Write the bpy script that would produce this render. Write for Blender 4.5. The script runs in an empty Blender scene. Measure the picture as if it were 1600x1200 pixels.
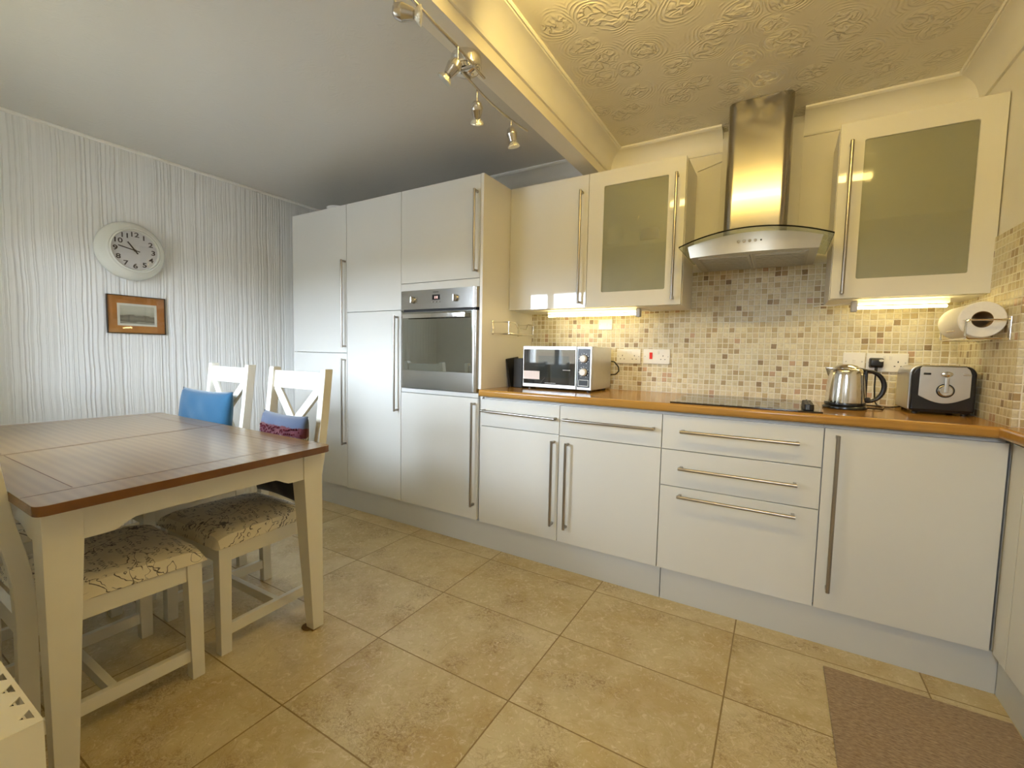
import bpy, bmesh, math, random
from mathutils import Vector, Matrix
R = math.radians
PI = math.pi
random.seed(7)
scene = bpy.context.scene
COL = scene.collection

# ------------------------------------------------------------------ camera
def camera():
    yaw, pitch, roll, f = 0.5371967, -0.0703097, 0.0198633, 698.19
    cy, sy, cp, sp = math.cos(yaw), math.sin(yaw), math.cos(pitch), math.sin(pitch)
    F = Vector((-sy * cp, cy * cp, sp)); Rt = Vector((cy, sy, 0)); U = Rt.cross(F)
    cr, sr = math.cos(roll), math.sin(roll)
    R2 = Rt * cr + U * sr; U2 = U * cr - Rt * sr
    m = Matrix(((R2.x, U2.x, -F.x, 3.17394), (R2.y, U2.y, -F.y, -2.67497), (R2.z, U2.z, -F.z, 1.12561), (0, 0, 0, 1)))
    cam = bpy.data.cameras.new('camera'); cam.sensor_width = 36; cam.lens = 36 * f / 1600
    cam.clip_start = 0.02; cam.clip_end = 100
    o = bpy.data.objects.new('camera', cam); COL.objects.link(o); o.matrix_world = m
    scene.camera = o
camera()

# ------------------------------------------------------------------ world, exposure, daylight
TUBE_COL = (1.0, 0.71, 0.21)
TUBE_STR = 48.0
UNDER_COL = (1.0, 0.78, 0.32)
UNDER_STR = 26.0
SKY_STR = 50.0
def world():
    w = bpy.data.worlds.new('world'); scene.world = w; w.use_nodes = True
    nt = w.node_tree; nt.nodes.clear()
    out = nt.nodes.new('ShaderNodeOutputWorld'); bg = nt.nodes.new('ShaderNodeBackground')
    tc = nt.nodes.new('ShaderNodeTexCoord'); sep = nt.nodes.new('ShaderNodeSeparateXYZ')
    rp = nt.nodes.new('ShaderNodeValToRGB')
    nt.links.new(tc.outputs['Generated'], sep.inputs[0]); nt.links.new(sep.outputs['Z'], rp.inputs[0])
    cr = rp.color_ramp
    cr.elements[0].position = 0.0; cr.elements[0].color = (0.05, 0.045, 0.035, 1)
    cr.elements[1].position = 0.045; cr.elements[1].color = (0.09, 0.10, 0.07, 1)
    e = cr.elements.new(0.065); e.color = (0.66, 0.76, 0.90, 1)
    e = cr.elements.new(0.26); e.color = (0.74, 0.86, 1.0, 1)
    e = cr.elements.new(1.0); e.color = (0.62, 0.78, 1.0, 1)
    nt.links.new(rp.outputs[0], bg.inputs[0]); bg.inputs[1].default_value = SKY_STR
    nt.links.new(bg.outputs[0], out.inputs[0])
world()
vs = scene.view_settings
vs.view_transform = 'Standard'; vs.look = 'None'; vs.gamma = 1; vs.use_curve_mapping = False
vs.exposure = 0.22
def portal(name, loc, rot, sx, sy):
    l = bpy.data.lights.new(name, 'AREA'); l.shape = 'RECTANGLE'; l.size = sx; l.size_y = sy
    l.cycles.is_portal = True
    o = bpy.data.objects.new(name, l); COL.objects.link(o); o.location = loc; o.rotation_euler = rot
portal('window_portal', (0.90, -2.74, 1.40), (R(90), 0, 0), 1.2, 0.95)       # daylight through the dining window
portal('door_portal', (3.175, -4.09, 1.62), (R(90), 0, 0), 0.55, 0.65)       # daylight through the glazed rear door
scene.cycles.use_denoising = True
scene.cycles.max_bounces = 10
scene.cycles.diffuse_bounces = 6
scene.cycles.sample_clamp_indirect = 6

# ------------------------------------------------------------------ node helper and materials
class NT:
    def __init__(s, name):
        s.m = bpy.data.materials.new(name); s.m.use_nodes = True; s.t = s.m.node_tree; s.t.nodes.clear()
        s.out = s.t.nodes.new('ShaderNodeOutputMaterial')
        s.b = s.t.nodes.new('ShaderNodeBsdfPrincipled'); s.t.links.new(s.b.outputs[0], s.out.inputs[0])
    def set(s, node, key, v):
        i = node.inputs[key]
        if isinstance(v, bpy.types.NodeSocket): s.t.links.new(v, i)
        elif isinstance(v, tuple) and len(v) == 3 and i.type == 'RGBA': i.default_value = (*v, 1)
        else: i.default_value = v
    def n(s, typ, ins=None, out=0, **props):
        nd = s.t.nodes.new('ShaderNode' + typ)
        for k, v in props.items(): setattr(nd, k, v)
        for k, v in (ins or {}).items(): s.set(nd, k, v)
        return nd.outputs[out]
    def co(s, kind='Object'): return s.n('TexCoord', out=kind)
    def mapp(s, v, scale=(1, 1, 1), loc=(0, 0, 0), rot=(0, 0, 0)):
        return s.n('Mapping', {'Vector': v, 'Scale': scale, 'Location': loc, 'Rotation': rot})
    def noise(s, v, sc, det=3, rough=.5, out=0, dist=0.):
        return s.n('TexNoise', {'Vector': v, 'Scale': sc, 'Detail': det, 'Roughness': rough, 'Distortion': dist}, out=out)
    def math(s, op, a, b=0., c=0.):
        return s.n('Math', {0: a, 1: b, 2: c}, operation=op)
    def ramp(s, f, stops, interp='LINEAR'):
        nd = s.t.nodes.new('ShaderNodeValToRGB'); s.set(nd, 0, f); cr = nd.color_ramp; cr.interpolation = interp
        while len(cr.elements) < len(stops): cr.elements.new(1.0)
        for e, (p, c) in zip(cr.elements, stops):
            e.position = p; e.color = (c, c, c, 1) if isinstance(c, (int, float)) else (*c, 1)
        return nd.outputs[0]
    def mix(s, f, a, b, blend='MIX'):
        nd = s.t.nodes.new('ShaderNodeMix'); nd.data_type = 'RGBA'; nd.blend_type = blend
        s.set(nd, 0, f)
        for i, v in ((6, a), (7, b)):
            if isinstance(v, bpy.types.NodeSocket): s.t.links.new(v, nd.inputs[i])
            else: nd.inputs[i].default_value = (*v, 1)
        return nd.outputs[2]
    def xyz(s, v):
        nd = s.t.nodes.new('ShaderNodeSeparateXYZ'); s.set(nd, 0, v); return nd.outputs
    def comb(s, x, y, z): return s.n('CombineXYZ', {0: x, 1: y, 2: z})
    def bump(s, h, dist, strength=1.0, prev=None):
        ins = {'Height': h, 'Distance': dist, 'Strength': strength}
        if prev is not None: ins['Normal'] = prev
        return s.n('Bump', ins)
    def p(s, **k):
        mp = {'base': 'Base Color', 'rough': 'Roughness', 'metal': 'Metallic', 'normal': 'Normal', 'spec': 'Specular IOR Level',
              'trans': 'Transmission Weight', 'ior': 'IOR', 'coat': 'Coat Weight', 'coatr': 'Coat Roughness', 'alpha': 'Alpha',
              'aniso': 'Anisotropic', 'emit': 'Emission Color', 'es': 'Emission Strength', 'sheen': 'Sheen Weight'}
        for a, v in k.items(): s.set(s.b, mp[a], v)
        return s.m
M = {}
def simple(name, col, rough=.5, metal=0., var=.03, sc=30., bump=0., **k):
    t = NT(name); v = t.co(); n = t.noise(v, sc, 4)
    a = tuple(max(0, c * (1 - var)) for c in col); b = tuple(min(1, c * (1 + var)) for c in col)
    if bump: k['normal'] = t.bump(n, bump)
    M[name] = t.p(base=t.ramp(n, [(.3, a), (.7, b)]), rough=rough, metal=metal, **k); return M[name]

simple('wall_paint', (.84, .82, .76), .75, var=.015, sc=9, bump=.0006)
simple('trim_paint', (.86, .84, .78), .5, var=.01, sc=9)
simple('ceiling_paint', (.66, .645, .60), .42, var=.01, sc=9)
simple('beam_paint', (.80, .76, .66), .45, var=.015, sc=9)
simple('gloss_white', (.75, .745, .70), .035, var=.008, sc=3, spec=.5)
simple('carcass_white', (.80, .78, .73), .35, var=.01, sc=4)
simple('plinth_white', (.64, .65, .64), .35, var=.01, sc=4)
simple('painted_wood', (.76, .735, .645), .35, var=.015, sc=12)
simple('black_plastic', (.012, .012, .013), .25, var=.1)
simple('black_matt', (.02, .02, .02), .6, var=.1)
simple('dark_gap', (.03, .03, .03), .7)
simple('white_plastic', (.85, .84, .80), .28, var=.01)
simple('red_plastic', (.75, .03, .02), .3)
simple('chrome', (.80, .79, .77), .12, 1., var=.02)
simple('polished_steel', (.72, .71, .69), .13, 1., var=.02)
simple('satin_steel', (.64, .62, .57), .32, 1., var=.02)
simple('nickel', (.62, .59, .55), .24, 1., var=.03)
simple('filter_steel', (.55, .54, .50), .38, 1., var=.08, sc=200)
simple('paper_roll', (.88, .87, .84), .9, var=.02, sc=120, bump=.0008)
simple('card', (.32, .22, .12), .8)
simple('felt', (.16, .09, .03), .95)
simple('radiator_paint', (.84, .80, .66), .35, var=.01)
simple('blue_fabric', (.003, .065, .135), .85, var=.12, sc=260, bump=.0006, sheen=.3)
simple('navy_fabric', (.012, .012, .03), .9, var=.2, sc=200, sheen=.3)
simple('clock_plastic', (.80, .80, .72), .18, var=.01)
simple('clock_dial', (.66, .66, .66), .5, var=.02)
simple('ink', (.035, .025, .025), .5)
simple('dark_wood', (.035, .02, .012), .35, var=.3)
simple('picture_mat', (.37, .145, .03), .45, var=.12, sc=24)
simple('white_mount', (.66, .66, .58), .7)
simple('sticker', (.74, .62, .56), .5, var=.03, sc=60)
simple('silver_paint', (.62, .62, .60), .28, .85, var=.02)
simple('grey_button', (.5, .5, .5), .35)
simple('crockery', (.85, .84, .8), .2)
simple('brown_glaze', (.25, .12, .06), .25)
simple('ground', (.16, .14, .12), .9, var=.4, sc=3)
simple('upvc', (.85, .86, .86), .3)

def emis(name, col, s):
    t = NT(name); M[name] = t.p(base=(1, 1, 1), emit=col, es=s, rough=.4)
emis('tube_light', TUBE_COL, TUBE_STR)
emis('under_light', UNDER_COL, UNDER_STR)
emis('clock_display', (.9, .12, .03), .5)

def glass(name, col=(1, 1, 1), rough=0., ior=1.45):
    t = NT(name); M[name] = t.p(base=col, rough=rough, trans=1., ior=ior)
glass('clear_glass'); glass('green_glass', (.80, .90, .84), .02)
def bulb_mat():
    t = NT('bulb_glass'); v = t.noise(t.co(), 260, 2)
    M['bulb_glass'] = t.p(base=(.95, .93, .85), rough=.08, metal=.75, normal=t.bump(v, .002))
bulb_mat()
def frosted():
    t = NT('frosted_glass')
    n = t.noise(t.co(), 1500, 2)
    M['frosted_glass'] = t.p(base=(.70, .71, .55), rough=.27, trans=.69, ior=1.3, spec=.6, coat=.8, coatr=.05, normal=t.bump(n, .0002))
frosted()
def pane():   # thin window glass: lets the daylight straight through
    t = NT('window_glass')
    tr = t.t.nodes.new('ShaderNodeBsdfTransparent'); gl = t.t.nodes.new('ShaderNodeBsdfGlossy'); gl.inputs['Roughness'].default_value = .02
    mx = t.t.nodes.new('ShaderNodeMixShader'); mx.inputs[0].default_value = .06
    t.t.links.new(tr.outputs[0], mx.inputs[1]); t.t.links.new(gl.outputs[0], mx.inputs[2]); t.t.links.new(mx.outputs[0], t.out.inputs[0])
    M['window_glass'] = t.m
pane()

def brushed(name, col, rough, axis, coat=0.):
    t = NT(name); v = t.co()
    sc = {'x': (4, 400, 400), 'z': (400, 400, 4)}[axis]
    n = t.noise(t.mapp(v, sc), 1.0, 3)
    r = rough if coat else t.math('MULTIPLY_ADD', n, .08, rough - .04)
    M[name] = t.p(base=col, metal=1., rough=r, coat=coat, coatr=.05)
brushed('brushed_steel', (.36, .335, .29), .19, 'x', .5)
brushed('handle_steel', (.40, .37, .33), .30, 'z')
brushed('oven_steel', (.50, .49, .46), .22, 'x')

def floor_mat():
    t = NT('travertine'); v = t.co(); X = t.xyz(v)
    u = t.math('DIVIDE', t.math('SUBTRACT', X[0], 2.4788), .5953)
    w = t.math('DIVIDE', t.math('ADD', X[1], .6995), .39636)
    fu = t.math('FRACT', u); fw = t.math('FRACT', w)
    cell = t.comb(t.math('FLOOR', u), t.math('FLOOR', w), 0.)
    rnd = t.n('TexWhiteNoise', {'Vector': cell}, out='Color', noise_dimensions='3D')
    off = t.n('VectorMath', {0: rnd, 1: (9., 9., 9.)}, operation='MULTIPLY')
    vv = t.n('VectorMath', {0: v, 1: off}, operation='ADD')
    big = t.noise(vv, 3.2, 5, .6, dist=.5)
    fine = t.noise(vv, 26, 6, .65, dist=.8)
    base = t.ramp(big, [(.30, (.42, .315, .125)), (.48, (.55, .455, .235)), (.66, (.65, .57, .345))])
    base = t.mix(t.ramp(fine, [(.45, 0.), (.7, .55)]), base, (.70, .58, .40))
    rv = t.xyz(rnd)
    stain = t.ramp(t.noise(t.mapp(vv, loc=(7, 3, 1)), 2.6, 4, .6, dist=.8), [(.50, 0.), (.66, .75)])
    base = t.mix(stain, base, (.46, .33, .12))
    base = t.mix(.22, base, t.ramp(rv[0], [(0., (.42, .30, .14)), (1., (.72, .60, .40))]))
    # cloudy patches of pits and scratchy veins
    patch = t.ramp(t.noise(vv, 4.6, 2, .5), [(.52, 0.), (.64, 1.)])
    vein = t.ramp(t.math('ABSOLUTE', t.math('SUBTRACT', t.noise(t.mapp(vv, (1., 1.5, 1.)), 30, 6, .7, dist=1.6), .5)), [(.0, 1.), (.035, .0)])
    blot = t.ramp(t.noise(vv, 55, 3, .6, dist=1.), [(.56, 0.), (.64, 1.)])
    k = t.math('MULTIPLY', patch, t.math('MAXIMUM', vein, t.math('MULTIPLY', blot, .9)))
    lite = t.ramp(t.noise(t.mapp(vv, loc=(3, 1, 2)), 34, 6, .75, dist=1.4), [(.54, 0.), (.64, .6)])
    base = t.mix(lite, base, (.78, .69, .50))
    base = t.mix(t.math('MULTIPLY', k, .75), base, (.25, .14, .045))
    v2 = t.ramp(t.math('ABSOLUTE', t.math('SUBTRACT', t.noise(vv, 9, 5, .6, dist=1.2), .5)), [(.0, .35), (.012, .0)])
    base = t.mix(v2, base, (.34, .21, .09))
    du = t.math('MULTIPLY', t.math('MINIMUM', fu, t.math('SUBTRACT', 1., fu)), .5953)
    dw = t.math('MULTIPLY', t.math('MINIMUM', fw, t.math('SUBTRACT', 1., fw)), .39636)
    wob = t.math('MULTIPLY', t.noise(v, 60, 2), .0016)
    d = t.math('SUBTRACT', t.math('MINIMUM', du, dw), wob)
    g = t.ramp(t.math('DIVIDE', d, .004), [(.28, 0.), (.50, 1.)])
    base = t.mix(g, (.27, .18, .06), base)
    h = t.math('ADD', t.math('MULTIPLY', g, 1.), t.math('MULTIPLY', k, -.25))
    nrm = t.bump(h, .0012, .7)
    nrm = t.bump(t.noise(vv, 7, 3), .002, .5, nrm)
    M['travertine'] = t.p(base=base, rough=t.math('MULTIPLY_ADD', fine, .22, .22), normal=nrm, spec=.45)
floor_mat()

def mosaic_mat():
    t = NT('mosaic'); v = t.co(); X = t.xyz(v)
    p = .0283
    # the run along the back wall (x) and the returns (y) share one wrapping coordinate
    u = t.math('DIVIDE', t.math('SUBTRACT', X[0], X[1]), p); w = t.math('DIVIDE', t.math('SUBTRACT', X[2], .9147), p)
    ju = t.math('MULTIPLY', t.math('SUBTRACT', t.noise(v, 14, 1), .5), .22)
    u = t.math('ADD', u, ju); w = t.math('ADD', w, t.math('MULTIPLY', t.math('SUBTRACT', t.noise(t.mapp(v, loc=(5, 5, 5)), 12, 1), .5), .22))
    fu = t.math('FRACT', u); fw = t.math('FRACT', w)
    cell = t.comb(t.math('FLOOR', u), t.math('FLOOR', w), 3.)
    wn = t.n('TexWhiteNoise', {'Vector': cell}, out='Value', noise_dimensions='3D')
    wc = t.n('TexWhiteNoise', {'Vector': cell}, out='Color', noise_dimensions='3D')
    cr = t.ramp(wn, [(0., (.66, .60, 0.396)), (.16, (.74, .69, 0.484)), (.34, (.58, .50, 0.290)), (.46, (.70, .63, 0.422)), (.58, (.50, .40, 0.211)),
                     (.66, (.74, .67, 0.458)), (.78, (.42, .31, 0.158)), (.84, (.60, .52, 0.326)), (.91, (.28, .19, 0.088)), (.94, (.52, .34, 0.211)), (.965, (.68, .62, 0.422))], 'CONSTANT')
    vn = t.noise(t.n('VectorMath', {0: v, 1: wc}, operation='ADD'), 90, 4, .6)
    cr = t.mix(t.ramp(vn, [(.4, 0.), (.75, .5)]), cr, (.42, .33, .20))
    ru = t.xyz(wc)
    e = t.math('MINIMUM', t.math('MINIMUM', fu, t.math('SUBTRACT', 1., fu)), t.math('MINIMUM', fw, t.math('SUBTRACT', 1., fw)))
    e = t.math('ADD', e, t.math('MULTIPLY', t.math('SUBTRACT', t.noise(v, 220, 2), .5), .07))
    g = t.ramp(e, [(.055, 0.), (.085, 1.)])
    base = t.mix(g, (.84, .81, .70), cr)
    hh = t.ramp(e, [(.04, 0.), (.16, 1.)])
    nrm = t.bump(hh, .0016, .8)
    nrm = t.bump(vn, .0006, .5, nrm)
    M['mosaic'] = t.p(base=base, rough=t.math('MULTIPLY_ADD', g, -.32, .75), normal=nrm)
mosaic_mat()

def rib_wall():
    t = NT('ribbed_wallpaper'); v = t.co(); X = t.xyz(v)
    wob = t.math('MULTIPLY', t.math('SUBTRACT', t.noise(t.mapp(v, (1, 3., 2.2)), 2.0, 2, .5), .5), .020)
    y = t.math('ADD', X[1], wob)
    vy = t.comb(0., y, t.math('MULTIPLY', X[2], .10))
    n1 = t.n('TexVoronoi', {'Vector': t.comb(0., t.math('MULTIPLY', y, 46.), t.math('MULTIPLY', X[2], .10)), 'Scale': 1., 'Randomness': .8}, out='Distance', feature='DISTANCE_TO_EDGE')
    n2 = t.noise(vy, 95, 2, .5)
    h = t.math('ADD', t.ramp(n1, [(.0, 1.), (.14, .5), (.32, .0)]), t.math('MULTIPLY', n2, .14))
    nrm = t.bump(h, .0040, 1.)
    nrm = t.bump(t.noise(v, 420, 3), .0006, .5, nrm)
    M['ribbed_wallpaper'] = t.p(base=(.84, .84, .82), rough=.62, normal=nrm)
rib_wall()

def swirl(name, strength, col):
    t = NT(name); v = t.co()
    warp = t.n('VectorMath', {0: t.noise(v, 3.5, 2, out='Color'), 1: (.5, .5, .5)}, operation='SUBTRACT')
    warp = t.n('VectorMath', {0: warp, 'Scale': .10}, operation='SCALE')
    vv = t.n('VectorMath', {0: v, 1: warp}, operation='ADD')
    flat = t.mapp(vv, (1, 1, 0))
    vo = t.t.nodes.new('ShaderNodeTexVoronoi'); vo.voronoi_dimensions = '2D'; vo.feature = 'F1'
    t.set(vo, 'Vector', flat); vo.inputs['Scale'].default_value = 6.4; vo.inputs['Randomness'].default_value = .8
    d = t.math('DIVIDE', vo.outputs['Distance'], 6.4)
    rings = t.math('POWER', t.math('MULTIPLY_ADD', t.math('SINE', t.math('MULTIPLY', t.math('ADD', d, t.math('MULTIPLY', t.noise(v, 24, 2), .012)), 450.)), .5, .5), 1.6)
    ringmask = t.math('MULTIPLY', t.ramp(d, [(.042, 0.), (.055, 1.), (.080, .7), (.115, .12)]), t.ramp(t.noise(v, 11, 2), [(.42, .0), (.6, 1.)]))
    fl = t.math('ABSOLUTE', t.math('SUBTRACT', t.noise(flat, 24, 1, .4, dist=1.0), .5))
    fl = t.ramp(fl, [(0., 1.), (.07, .6), (.15, 0.)])
    flmask = t.ramp(d, [(.036, 1.), (.058, 0.)])
    h = t.math('ADD', t.math('MULTIPLY', t.math('MULTIPLY', rings, ringmask), .6), t.math('MULTIPLY', t.math('MULTIPLY', fl, flmask), 1.25))
    nrm = t.bump(h, strength, 1.)
    M[name] = t.p(base=col, rough=.26, normal=nrm, spec=.8)
swirl('embossed_ceiling', .0036, (.75, .71, .61))
swirl('painted_ceiling', .0003, (.66, .645, .60))

def table_wood():
    t = NT('table_wood'); v = t.co()
    w = t.n('TexWave', {'Vector': t.mapp(v, (.6, 9., 9.)), 'Scale': 1.2, 'Distortion': 4., 'Detail': 2., 'Detail Scale': 1.0}, out=1, bands_direction='Y')
    f = t.noise(t.mapp(v, (5, 70, 70)), 1., 5)
    c = t.ramp(w, [(0., (.235, .137, .043)), (.55, (.265, .158, .052)), (1., (.295, .180, .060))])
    c = t.mix(t.ramp(f, [(.3, 0.), (.9, .35)]), c, (.17, .09, .032))
    M['table_wood'] = t.p(base=c, rough=.28, spec=.6, coat=.5, coatr=.2)
table_wood()
simple('edge_wood', (.155, .062, .014), .22, var=.2, sc=9)
simple('groove_dark', (.10, .035, .012), .5)
def worktop_mat():
    t = NT('worktop_wood'); v = t.co()
    f = t.noise(t.mapp(v, (3, 70, 70)), 1., 5, .6)
    b = t.noise(v, 2.5, 3)
    c = t.ramp(f, [(.3, (.38, .190, .038)), (.7, (.44, .230, .050))])
    c = t.mix(t.ramp(b, [(.35, 0.), (.7, .35)]), c, (.50, .27, .06))
    M['worktop_wood'] = t.p(base=c, rough=.17, spec=.5)
worktop_mat()

def script_fabric():
    t = NT('script_fabric'); v = t.co()
    X = t.xyz(v); x = t.math('MULTIPLY_ADD', t.noise(v, 22, 2), .045, X[0]); y = t.math('ADD', t.math('MULTIPLY_ADD', t.noise(t.mapp(v, loc=(2, 2, 2)), 12, 2), .02, X[1]), t.math('MULTIPLY', X[2], -1.))
    y = t.math('ADD', y, t.math('MULTIPLY', x, .12))
    def hand(pitch, freq, amp, th, seed, cover):
        r = t.math('DIVIDE', y, pitch); row = t.math('FLOOR', r); fr = t.math('FRACT', r)
        ph = t.math('MULTIPLY', t.noise(t.comb(t.math('MULTIPLY', x, 55.), t.math('MULTIPLY', row, 3.7), seed), 1., 2), 9.)
        am = t.math('MULTIPLY', t.noise(t.comb(t.math('MULTIPLY', x, 70.), row, seed + 3.), 1., 2), amp * 2)
        wv = t.math('MULTIPLY_ADD', t.math('MULTIPLY', t.math('SINE', t.math('MULTIPLY_ADD', x, freq, ph)), am), 1., .5)
        l = t.ramp(t.math('ABSOLUTE', t.math('SUBTRACT', fr, wv)), [(0., 1.), (th, 1.), (th * 1.6, 0.)])
        word = t.ramp(t.noise(t.comb(t.math('MULTIPLY', x, 26.), t.math('MULTIPLY', row, 5.3), seed + 7.), 1., 1), [(cover, 0.), (cover + .03, 1.)])
        return t.math('MULTIPLY', l, word)
    big = t.ramp(t.math('ABSOLUTE', t.math('SUBTRACT', t.noise(v, 13, 1, .4, dist=1.2), .5)), [(0., 1.), (.006, 1.), (.014, 0.)])
    area = t.ramp(t.noise(v, 7, 1), [(.50, 0.), (.55, 1.)])
    k = t.math('MAXIMUM', hand(.019, 560., .24, .085, 1., .52), hand(.042, 250., .30, .040, 5., .60))
    k = t.math('MAXIMUM', k, t.math('MULTIPLY', big, area))
    base = t.mix(t.math('MULTIPLY', k, .88), (.80, .73, .56), (.05, .032, .032))
    M['script_fabric'] = t.p(base=base, rough=.9, normal=t.bump(t.noise(v, 700, 2), .0004), sheen=.2)
script_fabric()

def stripe_fabric():
    t = NT('striped_fabric'); v = t.co(); z = t.xyz(v)
    n = t.math('MULTIPLY', t.math('SUBTRACT', t.noise(v, 70, 2), .5), .022)
    zz = t.math('ADD', z[2], n)
    spots = t.ramp(t.noise(v, 85, 2), [(.48, (.03, .04, .06)), (.56, (.42, .44, .46))])
    f = t.math('MULTIPLY', zz, 2.5)
    up = t.ramp(f, [(0., (.012, .012, .03)), (.700, (.075, .005, .014)), (.800, (.06, .085, .145))], 'CONSTANT')
    m = t.math('MULTIPLY', t.math('GREATER_THAN', f, .57), t.math('LESS_THAN', f, .70))
    base = t.mix(m, up, spots)
    M['striped_fabric'] = t.p(base=base, rough=.9, normal=t.bump(t.noise(v, 300, 2), .0012), sheen=.3)
stripe_fabric()

def rug_mat():
    t = NT('rug_weave'); v = t.co()
    n = t.noise(t.mapp(v, (60, 170, 1), rot=(0, 0, .35)), 1., 4, .65)
    c = t.ramp(n, [(.30, (.19, .12, .06)), (.50, (.30, .205, .115)), (.70, (.44, .33, .20))])
    M['rug_weave'] = t.p(base=c, rough=.95, normal=t.bump(n, .003), sheen=.2)
rug_mat()
def picture_mat_():
    t = NT('landscape_print'); v = t.co(); X = t.xyz(v)
    zz = t.math('ADD', t.math('MULTIPLY', X[2], 11.), t.math('MULTIPLY', t.noise(t.mapp(v, (1, 16, 30)), 1., 4), .38))
    c = t.ramp(zz, [(-.0, (.10, .10, .08)), (.16, (.34, .33, .27)), (.24, (.12, .115, .09)), (.42, (.20, .19, .15)), (.58, (.14, .13, .10)), (.66, (.40, .39, .30)), (1., (.52, .52, .42))])
    M['landscape_print'] = t.p(base=c, rough=.15)
picture_mat_()
def hob_mat():
    t = NT('ceramic_glass'); v = t.co(); n = t.noise(v, 900, 1)
    M['ceramic_glass'] = t.p(base=t.ramp(n, [(.60, (.008, .008, .009)), (.72, (.05, .05, .05))]), rough=.05, spec=.6)
hob_mat()
simple('oven_glass', (.40, .43, .41), .03, var=0., spec=1.0, coat=1., coatr=.02)
M['oven_glass'].node_tree.nodes['Principled BSDF'].inputs['Metallic'].default_value = 1.
simple('mesh_glass', (.10, .11, .12), .05, metal=1.)
simple('microwave_glass', (.012, .013, .016), .04, var=0., spec=1.0, coat=1., coatr=.02)

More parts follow.
